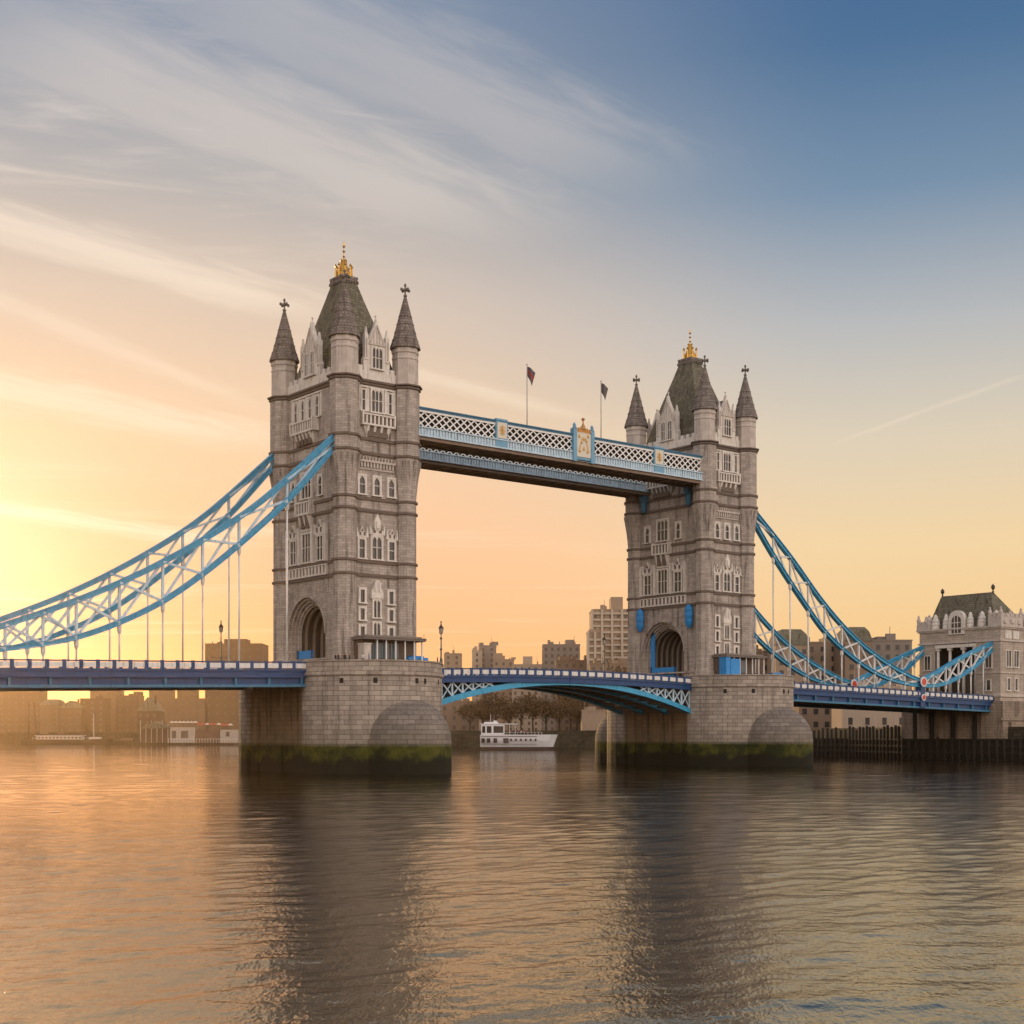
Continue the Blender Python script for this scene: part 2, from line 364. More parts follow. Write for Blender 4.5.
# ------------------------------------------------------------------ water
def make_water():
    m = bpy.data.materials.new('river water'); m.use_nodes = True; T = NT(m.node_tree); b = T.n['Principled BSDF']
    co = T.node('ShaderNodeNewGeometry').outputs['Position']
    x, y, z = T.xyz(co)
    def wv(ang, sx, sy, sc, det=3, rough=.55, dist=.4):
        c, s = math.cos(ang), math.sin(ang)
        u = T.m('ADD', T.m('MULTIPLY', x, c), T.m('MULTIPLY', y, s)); v = T.m('SUBTRACT', T.m('MULTIPLY', y, c), T.m('MULTIPLY', x, s))
        return T.noise(T.comb(T.m('MULTIPLY', u, sx), T.m('MULTIPLY', v, sy), 0.0), sc, det, rough, dist)
    A = TH - R(90)
    h = T.m('ADD', T.m('MULTIPLY', wv(A-R(12), .7, 1.0, .5, 3), .22), T.m('MULTIPLY', wv(A+R(25), 1.1, 1.0, 1.5, 3, .6), .22))
    h = T.m('ADD', h, T.m('MULTIPLY', wv(A-R(20), 1.3, 1.0, 4.5, 3, .6), .10))
    # wavelets running across the wind break the reflections sideways
    g1 = T.sm(wv(A+R(6), 3.0, .8, 1.5, 2, .5, .2), .38, .72); g2 = T.sm(wv(A-R(9), 3.0, .8, 3.4, 2, .5, .2), .38, .72)
    h = T.m('ADD', h, T.m('ADD', T.m('MULTIPLY', g1, .05), T.m('MULTIPLY', g2, .035)))
    calm = T.sm(wv(A, .35, 1.0, .02, 3), .35, .65)
    h = T.m('MULTIPLY', h, T.m('ADD', .75, T.m('MULTIPLY', calm, .45)))
    bn = T.node('ShaderNodeBump'); bn.inputs['Strength'].default_value = 1.0; bn.inputs['Distance'].default_value = .085
    T.put(bn.inputs['Height'], h)
    T.put(b.inputs['Normal'], bn.outputs[0])
    b.inputs['Base Color'].default_value = (.018, .011, .006, 1); b.inputs['Roughness'].default_value = .05
    b.inputs['IOR'].default_value = 2.4; b.inputs['Specular Tint'].default_value = (1, .91, .72, 1); b.inputs['Specular IOR Level'].default_value = 1.0
    # one sheet; its mesh is finer where the river lies close to the bank the photo was taken from
    th0 = TH
    dense = np.linspace(-R(24), R(24), 860); cs = np.linspace(R(24), 2*math.pi-R(24), 70)[1:-1]
    ang = np.concatenate([dense, cs])
    rad = np.concatenate([np.geomspace(1.5, 22, 10)[:-1], np.geomspace(22, 420, 760), np.geomspace(420, 3050, 40)[1:]])
    na, nr = len(ang), len(rad)
    Rr, Aa = np.meshgrid(rad, ang, indexing='ij')
    X = CAM.x+Rr*np.cos(th0+Aa); Y = CAM.y+Rr*np.sin(th0+Aa)
    cell = np.gradient(rad)[:, None]*np.ones((1, na)); inner = (np.abs(Aa) <= R(24.01))
    edge = np.clip((R(24)-np.abs(np.where(Aa > math.pi, Aa-2*math.pi, Aa)))/R(1.0), 0, 1)
    rg = np.random.RandomState(11); Z = np.zeros_like(X); DX = np.zeros_like(X); DY = np.zeros_like(X)
    patch = .85+.35*np.sin(X*.031+1.7*np.sin(Y*.023))*np.sin(Y*.041+X*.013+1.1*np.sin(X*.017))
    for i in range(54):
        lam = .42*(11.0/.42)**((i+rg.rand())/54); k = 2*math.pi/lam
        dr = TH+R(12)+rg.normal(0, .62)
        st = WAVE*(.7+.6*rg.rand())*(1.45 if lam < 1.3 else 1.15 if lam < 2.4 else .55 if lam < 5 else .4)
        ph = rg.rand()*6.28; cx, cy = math.cos(dr), math.sin(dr)
        fade = np.clip(lam/(2.0*cell)-1.0, 0, 1)*edge
        if fade.max() <= 0: continue
        arg = k*(X*cx+Y*cy)+ph+.8*np.sin(.11*k*(X*-cy+Y*cx)+ph*3)
        am = st/k*fade*(patch if lam < 4 else 1.0)
        Z += am*np.sin(arg); DX += cx*am*np.cos(arg)*.7; DY += cy*am*np.cos(arg)*.7
    co = np.stack([X+DX, Y+DY, Z], -1).reshape(-1, 3)
    idx = np.arange(nr*na).reshape(nr, na); nx = np.roll(idx, -1, axis=1)
    f = np.stack([idx[:-1], idx[1:], nx[1:], nx[:-1]], -1).reshape(-1, 4)
    me = bpy.data.meshes.new('river_water'); me.vertices.add(len(co)+1); me.vertices.foreach_set('co', np.concatenate([co, [[CAM.x, CAM.y, 0]]]).ravel())
    tri = np.stack([np.full(na, len(co)), idx[0], nx[0]], -1)
    loops = np.concatenate([f.ravel(), tri.ravel()]); me.loops.add(len(loops)); me.loops.foreach_set('vertex_index', loops.astype(np.int32))
    st_ = np.concatenate([np.arange(len(f))*4, len(f)*4+np.arange(na)*3]); me.polygons.add(len(st_)); me.polygons.foreach_set('loop_start', st_.astype(np.int32))
    me.polygons.foreach_set('use_smooth', np.ones(len(st_), bool)); me.update(calc_edges=True); me.materials.append(m)
    wo = bpy.data.objects.new('river_water', me); C.objects.link(wo); structure(wo)
    S = 3060
    bed = MB(); bed.face([(-S, -S, -3), (S, -S, -3), (S, S+600, -3), (-S, S+600, -3)])
    structure(bed.build('river_bed', mat('river mud', (.06, .045, .03), .95), recalc=False))
make_water()

# ------------------------------------------------------------------ tower
A_, B_ = 5.8, 9.65
ZB = 17.0
WS = Face(0, -9.9, (1, 0), (0, -1)); WN = Face(0, 9.9, (-1, 0), (0, 1))
FV = 1.5
WW = Face(-6.1, FV, (0, -1), (-1, 0)); WE = Face(6.1, FV, (0, 1), (1, 0))
BANDS = (31.6, 33.8, 42.0, 43.9, 51.2, 53.5)

def window(root, F, s, z0, w, h, lights=2, rows=2, arched=False, frame=.26, hood=False, name='window'):
    mb = MB(); x0, x1, z1 = s-w/2, s+w/2, z0+h
    d = .3
    mb.fbox(F, x0, x0+frame, z0, z1, 0, d); mb.fbox(F, x1-frame, x1, z0, z1, 0, d)
    mb.fbox(F, x0+frame, x1-frame, z1-frame, z1, 0, d); mb.fbox(F, x0-.12, x1+.12, z0-.22, z0, 0, d+.14)
    iw = (w-2*frame)
    for k in range(1, lights):
        c = x0+frame+iw*k/lights; mb.fbox(F, c-.07, c+.07, z0, z1-frame, 0, d-.06)
    for k in range(1, rows):
        c = z0+(h-frame)*k/rows+.1; mb.fbox(F, x0+frame, x1-frame, c-.06, c+.06, 0, d-.09)
    if arched:
        lw = iw/lights
        for k in range(lights):
            a = x0+frame+lw*k; b = a+lw; zz = z1-frame; r = lw*.75
            mb.plate(F, [(a, zz), (a, zz-r), (a+lw*.18, zz-r*.45), (a+lw*.5, zz-.02)], .02, d-.08)
            mb.plate(F, [(b, zz), (a+lw*.5, zz-.02), (b-lw*.18, zz-r*.45), (b, zz-r)], .02, d-.08)
    if hood:
        mb.plate(F, [(x0-.2, z1), (x1+.2, z1), (x1+.2, z1+.25), (s+.25, z1+.35+w*.45), (s, z1+.6+w*.75), (s-.25, z1+.35+w*.45), (x0-.2, z1+.25)], 0, d+.05)
        for q in (x0-.1, x1+.1): mb.plate(F, [(q-.16, z1), (q+.16, z1), (q+.12, z1+1.0), (q, z1+1.7), (q-.12, z1+1.0)], 0, d+.12)
    o = mb.build(name, TRIM, root, off=root_off)
    if hood:
        tr = MB()
        for q in (-.24, .24): tr.fbox(F, s+q*w-.1*w, s+q*w+.1*w, z1+.28, z1+.34+w*.30, d+.03, d+.08)
        tr.plate(F, [(s-.14*w, z1+.36+w*.34), (s+.14*w, z1+.36+w*.34), (s, z1+.4+w*.62)], d+.03, d+.08)
        tr.build('hood_shade_slot', COURSE, o, off=root_off)  # dark slots paint recess shade onto the flat hood
    pn = MB(); pn.fbox(F, x0+frame-.01, x1-frame+.01, z0, z1-frame+.01, -.02, .05)
    pn.build('pane', GLASS, o, off=root_off)
    return o

root_off = Vector((0, 0, ZB))

def arch_pts(r, zs, k=1.05, n=22, base=ZB):
    pts = [(-r, base)] + [(-r*math.cos(math.pi*i/n), zs+r*k*math.sin(math.pi*i/n)) for i in range(n+1)] + [(r, base)]
    return pts

def build_tower(loc, label):
    root = thing('bridge_tower', label, 'tower', loc, 0, 'twin towers of the bridge')
    B = lambda mb, n, m, p=None: mb.build(n, m, p or root, off=root_off)
    # walls
    w = MB()
    w.face([(-A_, -9.9, ZB), (A_, -9.9, ZB), (A_, -9.9, 63), (-A_, -9.9, 63)]); w.face([(A_, 9.9, ZB), (-A_, 9.9, ZB), (-A_, 9.9, 63), (A_, 9.9, 63)])
    RO, ZS = 5.9, 22.4
    for F, sg in ((WW, 1), (WE, -1)):
        s0, s1 = (-(B_-FV), B_+FV) if sg == 1 else (-(B_+FV), B_-FV)
        hp = arch_pts(RO, ZS)
        w.face([F.p(s0, ZB, 0), F.p(-RO, ZB, 0), F.p(-RO, ZS, 0), F.p(-RO, 63, 0), F.p(s0, 63, 0)])
        w.face([F.p(RO, ZB, 0), F.p(s1, ZB, 0), F.p(s1, 63, 0), F.p(RO, 63, 0), F.p(RO, ZS, 0)])
        for a, b in zip(hp[1:-1], hp[2:-1]):
            w.face([F.p(a[0], a[1], 0), F.p(b[0], b[1], 0), F.p(b[0], 63, 0), F.p(a[0], 63, 0)])
    w.face([(-6, -9.8, 62.9), (6, -9.8, 62.9), (6, 9.8, 62.9), (-6, 9.8, 62.9)])
    B(w, 'wall', STONE)
    # archways and vault
    for F in (WW, WE):
        a = MB(); rr = [RO, 5.55, 5.2, 4.85, 4.6]; dd = [.12, -.3, -.75, -1.2, -1.6]
        lab = arch_pts(RO+.4, ZS); inn = arch_pts(RO, ZS)
        for k in range(1, len(lab)-2):
            p = [F.p(*lab[k], .0), F.p(*lab[k+1], .0), F.p(*inn[k+1], .0), F.p(*inn[k], .0)]
            q = [F.p(*lab[k], .3), F.p(*lab[k+1], .3), F.p(*inn[k+1], .3), F.p(*inn[k], .3)]
            a.hexa(p+q)
        for j in range(4):
            o1 = arch_pts(rr[j], ZS); o2 = arch_pts(rr[j+1], ZS)
            for k in range(len(o1)-1):
                a.face([F.p(*o1[k], dd[j]), F.p(*o1[k+1], dd[j]), F.p(*o1[k+1], dd[j+1]), F.p(*o1[k], dd[j+1])])
                a.face([F.p(*o1[k], dd[j+1]), F.p(*o1[k+1], dd[j+1]), F.p(*o2[k+1], dd[j+1]), F.p(*o2[k], dd[j+1])])
        B(a, 'archway', [STONE])
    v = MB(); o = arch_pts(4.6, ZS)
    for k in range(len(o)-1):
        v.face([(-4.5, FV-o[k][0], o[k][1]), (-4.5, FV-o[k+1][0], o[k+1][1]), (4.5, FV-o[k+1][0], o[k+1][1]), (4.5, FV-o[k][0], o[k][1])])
    o2 = arch_pts(4.3, ZS)
    for x in (-3.7, -2.2, -.7, .8, 2.3, 3.8):
        for k in range(len(o)-1):
            v.hexa([(x-.2, FV-o[k][0], o[k][1]), (x-.2, FV-o[k+1][0], o[k+1][1]), (x+.2, FV-o[k+1][0], o[k+1][1]), (x+.2, FV-o[k][0], o[k][1]),
                    (x-.2, FV-o2[k][0], o2[k][1]), (x-.2, FV-o2[k+1][0], o2[k+1][1]), (x+.2, FV-o2[k+1][0], o2[k+1][1]), (x+.2, FV-o2[k][0], o2[k][1])], 1)
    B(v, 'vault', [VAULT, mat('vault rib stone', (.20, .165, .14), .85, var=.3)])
    # corner turrets
    for sx in (-1, 1):
        for sy in (-1, 1):
            cx, cy = sx*A_, sy*B_
            t = MB(); rot = R(22.5)
            t.lathe(cx, cy, [(2.05, ZB), (2.05, 18.2), (1.88, 18.6), (1.85, 44.6), (2.4, 49.8), (2.4, 62.2)], 8, rot)
            to = B(t, 'turret', STONE)
            c = MB()
            for k in range(8):   # pointed corbels under the wider upper stage
                am = rot+math.pi/4*(k+.5); ta = (-math.sin(am), math.cos(am)); na = (math.cos(am), math.sin(am)); ap = math.cos(R(22.5))
                G = Face(cx, cy, ta, na)
                for q in (-.42, .42):
                    zt, zb, d0 = 50.6, 46.2, 1.85*ap
                    c.hexa([G.p(q-.03, zb, d0-.05), G.p(q+.03, zb, d0-.05), G.p(q+.03, zb, d0+.1), G.p(q-.03, zb, d0+.1),
                            G.p(q-.40, zt, d0), G.p(q+.40, zt, d0), G.p(q+.40, zt, d0+.86), G.p(q-.40, zt, d0+.86)])
            B(c, 'corbel', STONE, to)
            c = MB()
            c.lathe(cx, cy, [(2.15, 62.9), (2.12, 68.2), (2.3, 68.35), (2.3, 68.7), (2.2, 68.8), (2.2, 69.2)], 8, rot)
            c.lathe(cx, cy, [(2.14, 67.2), (2.24, 67.3), (2.24, 67.55), (2.14, 67.65)], 8, rot)
            for k in range(8):
                am = rot+math.pi/4*k
                c.tube((cx+2.1*math.cos(am), cy+2.1*math.sin(am), 62.9), (cx+2.08*math.cos(am), cy+2.08*math.sin(am), 68.2), .1, n=5)
            B(c, 'turret_top', CAPST, to)
            sp = MB()
            sp.lathe(cx, cy, [(0, 69.15), (2.55, 69.15), (2.5, 69.5), (2.0, 70.9), (1.45, 73.0), (.85, 75.4), (.3, 77.5), (.18, 77.9)], 12, 0)
            for j, (rr, zz) in enumerate(((2.1, 70.6), (1.74, 71.9), (1.4, 73.2), (1.06, 74.55))):
                sp.lathe(cx, cy, [(rr-.02, zz-.12), (rr+.1, zz-.05), (rr-.03, zz+.18)], 12, 0)
            B(sp, 'spire', SPIRE, to)
            x = MB()
            x.tube((cx, cy, 77.6), (cx, cy, 79.7), .15, n=6); x.lathe(cx, cy, [(0, 77.7), (.32, 77.9), (.32, 78.05), (0, 78.3)], 8)
            for dx, dy in ((1, 0), (0, 1)):
                x.bar((cx-dx*.75, cy-dy*.75, 78.95), (cx+dx*.75, cy+dy*.75, 78.95), .26, .3)
                for q in (-.75, .75): x.lathe(cx+dx*q, cy+dy*q, [(0, 78.65), (.22, 78.8), (.22, 79.1), (0, 79.25)], 6)
            x.lathe(cx, cy, [(0, 79.4), (.24, 79.6), (.2, 79.85), (0, 80.1)], 6)
            B(x, 'cross_finial', SPIRE, to)
    # string courses
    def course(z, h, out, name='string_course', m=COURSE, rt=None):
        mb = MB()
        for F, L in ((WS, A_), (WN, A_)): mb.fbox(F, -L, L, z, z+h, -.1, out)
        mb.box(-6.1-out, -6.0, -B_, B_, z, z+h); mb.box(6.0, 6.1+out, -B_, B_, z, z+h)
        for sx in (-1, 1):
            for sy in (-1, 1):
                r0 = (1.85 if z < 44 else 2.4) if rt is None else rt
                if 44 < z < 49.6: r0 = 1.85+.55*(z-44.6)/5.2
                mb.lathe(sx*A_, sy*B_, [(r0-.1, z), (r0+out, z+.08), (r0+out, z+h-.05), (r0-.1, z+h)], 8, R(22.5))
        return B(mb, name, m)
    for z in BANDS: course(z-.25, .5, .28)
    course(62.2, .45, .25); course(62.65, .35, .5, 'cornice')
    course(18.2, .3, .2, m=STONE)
    # windows, river faces
    for F in (WS, WN):
        for s in (-2.75, 2.75):
            for z0, h in ((21.7, 2.0), (24.4, 2.2), (27.2, 2.4)): window(root, F, s, z0, 1.55, h, 1, 1, frame=.38)
        window(root, F, 0, 21.7, 1.75, 2.6, 2, 1, arched=True); window(root, F, 0, 24.9, 1.75, 3.0, 2, 1, arched=True, hood=True)
        for s in (-2.85, 2.85): window(root, F, s, 34.3, 1.7, 3.3, 1, 2, arched=False, frame=.34, hood=True)
        window(root, F, 0, 34.3, 2.4, 3.9, 2, 2, arched=True, frame=.34, hood=True)
        for s in (-2.8, 0, 2.8): window(root, F, s, 44.6, 1.75, 3.2, 1, 2, arched=True, frame=.36)
        o = MB(); o.plate(F, [(-.55, 38.9), (.55, 38.9), (.6, 40.4), (0, 42.0-.35), (-.6, 40.4)], 0, .45)
        o.fbox(F, -.28, .28, 39.2, 40.4, .45, .65); B(o, 'niche', TRIM)
        o = MB(); o.plate(F, [(-.8, 28.0), (.8, 28.0), (.9, 29.2), (.3, 30.9), (-.3, 30.9), (-.9, 29.2)], .02, .44)
        for q in (-.4, .4): o.fbox(F, q-.18, q+.18, 29.0, 30.6, .44, .6)
        B(o, 'niche', TRIM)
        o = MB()
        for k in range(11): q = -3.0+k*.6; o.fbox(F, q-.16, q+.16, 48.9, 49.7, 0, .42)
        o.fbox(F, -3.4, 3.4, 49.7, 50.05, 0, .55); o.fbox(F, -3.4, 3.4, 48.55, 48.9, 0, .2)
        for k in range(12): q = -3.3+k*.6; o.fbox(F, q-.1, q+.1, 50.05, 50.6, .1, .42)
        B(o, 'corbel_table', CAPST)
        window(root, F, 0, 58.0, 2.5, 3.7, 3, 2, arched=True)
        for s in (-2.55, 2.55): window(root, F, s, 58.0, 1.05, 3.5, 1, 2)
        o = MB()
        for s in (-1.75, 1.75, -3.3, 3.3): o.fbox(F, s-.28, s+.28, 57.9, 61.8, 0, .22)
        o.fbox(F, -3.6, 3.6, 61.7, 61.95, 0, .3); B(o, 'window_surround', TRIM)
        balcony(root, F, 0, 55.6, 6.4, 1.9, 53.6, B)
    for F in (WW, WE):
        sv = .0
        window(root, F, sv, 34.4, 3.3, 5.0, 3, 2, frame=.36)
        for s in (-4.3, 4.3): window(root, F, sv+s, 34.4, 2.5, 4.2, 2, 2, frame=.34, hood=True)
        o = MB(); o.fbox(F, -6.6, 6.6, 31.9, 32.15, .02, .42)
        for k in range(13): q = -6.4+k*1.0667; o.fbox(F, q-.24, q+.24, 32.15, 33.45, .02, .42)
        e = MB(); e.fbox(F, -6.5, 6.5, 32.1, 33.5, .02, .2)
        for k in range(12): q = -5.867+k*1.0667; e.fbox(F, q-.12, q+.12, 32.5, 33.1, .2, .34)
        B(e, 'carved_panel', COURSE)  # dark colour stands in for the shade between the balusters
        o.fbox(F, -6.7, 6.7, 33.45, 33.6, .02, .5); B(o, 'balustrade_panel', TRIM)
        for s in (-6.25, 6.25, -2.25, 2.25):
            o = MB(); o.fbox(F, s-.22, s+.22, 34.1, 38.4, 0, .5); o.plate(F, [(s-.3, 38.4), (s+.3, 38.4), (s+.15, 39.3), (s, 40.3), (s-.15, 39.3)], 0, .55)
            B(o, 'pinnacle', TRIM)
        balcony(root, F, sv, 42.1, 4.8, 2.2, 39.7, B, deep=1.0)
        window(root, F, sv, 45.0, 3.6, 4.4, 3, 2, arched=True, frame=.34)
        for s in (-4.4, 4.4): window(root, F, sv+s, 45.0, 1.7, 3.4, 1, 2, arched=True, frame=.34)
        for s in (-3.45, -1.15, 1.15, 3.45): window(root, F, sv+s*1.0, 57.9, 1.35, 3.6, 1, 2, arched=True)
        o = MB()
        for s in (-4.6, -2.3, 0, 2.3, 4.6): o.fbox(F, s-.25, s+.25, 57.8, 61.8, 0, .22)
        o.fbox(F, -4.9, 4.9, 61.7, 61.95, 0, .3); B(o, 'window_surround', TRIM)
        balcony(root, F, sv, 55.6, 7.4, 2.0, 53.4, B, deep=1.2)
    # battlements
    p = MB()
    for F, L in ((WS, A_-2.0), (WN, A_-2.0), (Face(-6.1, 0, (0, -1), (-1, 0)), B_-2.0), (Face(6.1, 0, (0, 1), (1, 0)), B_-2.0)):
        p.fbox(F, -L, L, 63.0, 64.5, -.5, .1)
        n = int(2*L/1.5)
        for k in range(n):
            q = -L+(k+.5)*2*L/n; p.fbox(F, q-.42, q+.42, 64.5, 65.25, -.5, .1); p.fbox(F, q-.2, q+.2, 63.3, 64.2, .1, .16)
    B(p, 'battlement', TRIM)
    # roof
    rf = MB(); st = [(62.95, 5.3, 8.8), (66.5, 4.7, 7.4), (73.3, 3.35, 4.75), (78.0, 2.15, 2.9), (81.5, 1.3, 1.65)]
    rect = lambda a, b: [(-a, -b), (a, -b), (a, b), (-a, b)]
    for (z0, a0, b0), (z1, a1, b1) in zip(st, st[1:]): rf.ring(rect(a0, b0), rect(a1, b1), z0, z1)
    ro = B(rf, 'roof', SLATE)
    pl = MB(); pl.box(-1.55, 1.55, -1.85, 1.85, 81.4, 81.75); pl.box(-1.62, 1.62, -1.9, 1.9, 81.75, 82.1)
    for k in range(7):
        q = -1.5+k*.5; pl.box(q-.1, q+.1, -2.1, 2.1, 80.9, 81.4)
    B(pl, 'roof_platform', SPIRE, ro)
    cr = MB()
    cr.lathe(0, 0, [(1.45, 82.1), (1.35, 82.5), (1.2, 83.0), (1.0, 83.2), (.7, 84.0), (.3, 84.9), (.16, 85.3)], 8, R(22.5))
    for k in range(8):
        t = R(22.5)+k*math.pi/4; xx, yy = 1.35*math.cos(t), 1.35*math.sin(t)
        cr.tube((xx, yy, 82.1), (xx, yy, 84.0), .22, .1, 5); cr.lathe(xx, yy, [(0, 83.8), (.26, 84.05), (0, 84.45)], 6)
    for k in range(4):
        t = k*math.pi/2; xx, yy = .8*math.cos(t), .8*math.sin(t)
        cr.tube((xx, yy, 83.0), (xx*.6, yy*.6, 85.0), .2, .08, 5); cr.lathe(xx*.6, yy*.6, [(0, 84.85), (.2, 85.05), (0, 85.4)], 6)
    cr.tube((0, 0, 84.5), (0, 0, 87.9), .14, .05, 6)
    for z in (85.7, 86.6, 87.4): cr.lathe(0, 0, [(0, z-.25), (.28, z), (0, z+.25)], 8)
    cr.bar((-.35, 0, 87.75), (.35, 0, 87.75), .1, .12); cr.tube((0, 0, 87.4), (0, 0, 88.3), .07, n=5)
    B(cr, 'gilt_crown', GOLD, ro)
    # dormers
    for F, wd, pk in ((WS, 2.5, 73.0), (WN, 2.5, 73.0), (Face(-6.1, .3, (0, -1), (-1, 0)), 3.1, 73.9), (Face(6.1, .3, (0, 1), (1, 0)), 3.1, 73.9)):
        d = MB()
        d.plate(F, [(-wd, 63.0), (wd, 63.0), (wd, 66.3), (wd-.45, 67.3), (wd-.55, 69.2), (wd-1.0, 69.5), (.35, pk-1.2), (0, pk), (-.35, pk-1.2), (-wd+1.0, 69.5), (-wd+.55, 69.2), (-wd+.45, 67.3), (-wd, 66.3)], -.6, .12)
        d.plate(F, [(-wd+1.15, 69.1), (wd-1.15, 69.1), (0, pk-1.6)], .12, .2)
        for s in (-wd+.5, wd-.5):
            d.fbox(F, s-.32, s+.32, 66.2, 70.3, -.45, .3); d.plate(F, [(s-.32, 70.3), (s+.32, 70.3), (s, 71.6)], -.2, .15)
        d.tube(F.p(0, pk-.4, -.25), F.p(0, pk+.6, -.25), .14, .08, 6); d.lathe(*F.p(0, 0, -.25)[:2], [(0, pk+.3), (.22, pk+.55), (0, pk+.9)], 6)
        do = B(d, 'dormer', TRIM)
        e = MB(); e.fbox(F, -wd+.9, wd-.9, 68.75, 69.05, .12, .34)
        for sg in (-1, 1): e.bar(F.p(sg*(wd-1.2), 69.2, .2), F.p(0, pk-1.1, .2), .25, .25)
        for k in range(5): q = (k-2)*(wd*.22); e.fbox(F, q-.09, q+.09, 69.1, 69.2+(pk-71.2)*(1-abs(k-2)/2.6), .12, .3)
        for sg in (-1, 1): e.fbox(F, sg*(wd-.5)-.12, sg*(wd-.5)+.12, 66.6, 69.6, .3, .42)
        B(e, 'gable_tracery', CAPST, do)
        r2 = MB(); a = wd-.75
        dp = -3.0 if F.n[0] == 0 else -2.6
        for q in (-1, 1):
            r2.face([F.p(q*a, 69.2, -.6), F.p(0, pk-.9, -.6), F.p(0, pk-.9, dp-1.2), F.p(q*a, 69.2, dp)])
            r2.face([F.p(q*a, 63, -.6), F.p(q*a, 69.2, -.6), F.p(q*a, 69.2, dp), F.p(q*a, 63, dp)])
        B(r2, 'dormer_roof', SLATE, do)
        if wd < 3: window(do, Face(F.p(0, 0, .12)[0], F.p(0, 0, .12)[1], F.t, F.n), 0, 65.0, 2.4, 3.5, 3, 2, arched=True, name='dormer_window')
        else:
            for q in (-.95, .95): window(do, Face(F.p(0, 0, .12)[0], F.p(0, 0, .12)[1], F.t, F.n), q, 65.0, 1.6, 3.9, 2, 2, arched=True, name='dormer_window')
    return root

def balcony(root, F, s, z, w, h, zc, B, deep=.9):
    o = MB(); x0, x1 = s-w/2, s+w/2
    o.fbox(F, x0, x1, z, z+.3, 0, deep); o.fbox(F, x0, x1, z+h-.25, z+h, deep-.3, deep+.05)
    n = max(4, int(w/.8))
    for k in range(n+1):
        q = x0+.16+(w-.32)*k/n; o.fbox(F, q-.16, q+.16, z+.3, z+h-.25, deep-.25, deep-.05)
    for q in (x0, x1): o.fbox(F, min(q, q+(.3 if q == x0 else -.3)), max(q, q+(.3 if q == x0 else -.3)), z+.3, z+h+.25, 0, deep+.08)
    m = max(3, int(w/1.3))
    for k in range(m):
        q = s+(k-(m-1)/2)*w*.6/max(1, m-1)
        o.hexa([F.p(q-.18, zc, 0), F.p(q+.18, zc, 0), F.p(q+.18, zc, .18), F.p(q-.18, zc, .18), F.p(q-.22, z, 0), F.p(q+.22, z, 0), F.p(q+.22, z, deep-.1), F.p(q-.22, z, deep-.1)])
    o.fbox(F, s-w*.34, s+w*.34, zc-.15, zc+.15, 0, .25)
    o.hexa([F.p(s-w*.30, zc+.1, 0), F.p(s+w*.30, zc+.1, 0), F.p(s+w*.30, zc+.1, .12), F.p(s-w*.30, zc+.1, .12), F.p(s-w*.42, z, 0), F.p(s+w*.42, z, 0), F.p(s+w*.42, z, deep*.55), F.p(s-w*.42, z, deep*.55)])
    bo = B(o, 'balcony', TRIM)
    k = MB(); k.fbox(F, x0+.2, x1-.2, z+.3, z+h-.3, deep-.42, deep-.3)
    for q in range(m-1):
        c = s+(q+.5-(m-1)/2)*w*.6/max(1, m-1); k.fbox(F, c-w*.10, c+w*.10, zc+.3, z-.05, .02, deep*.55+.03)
    B(k, 'shadowed_backing', COURSE, bo)  # dark sheet paints the shade behind the balcony openings
    return bo

SPAN = 82.0
tower1 = build_tower((0, 0, ZB), 'nearer granite bridge tower with slate roof and gilt crown, the left of the pair')
tower2 = copy_tree(tower1); tower2.location = (SPAN, 0, ZB)
tower2['label'] = 'farther granite bridge tower with two blue covers beside its arch, on the right'

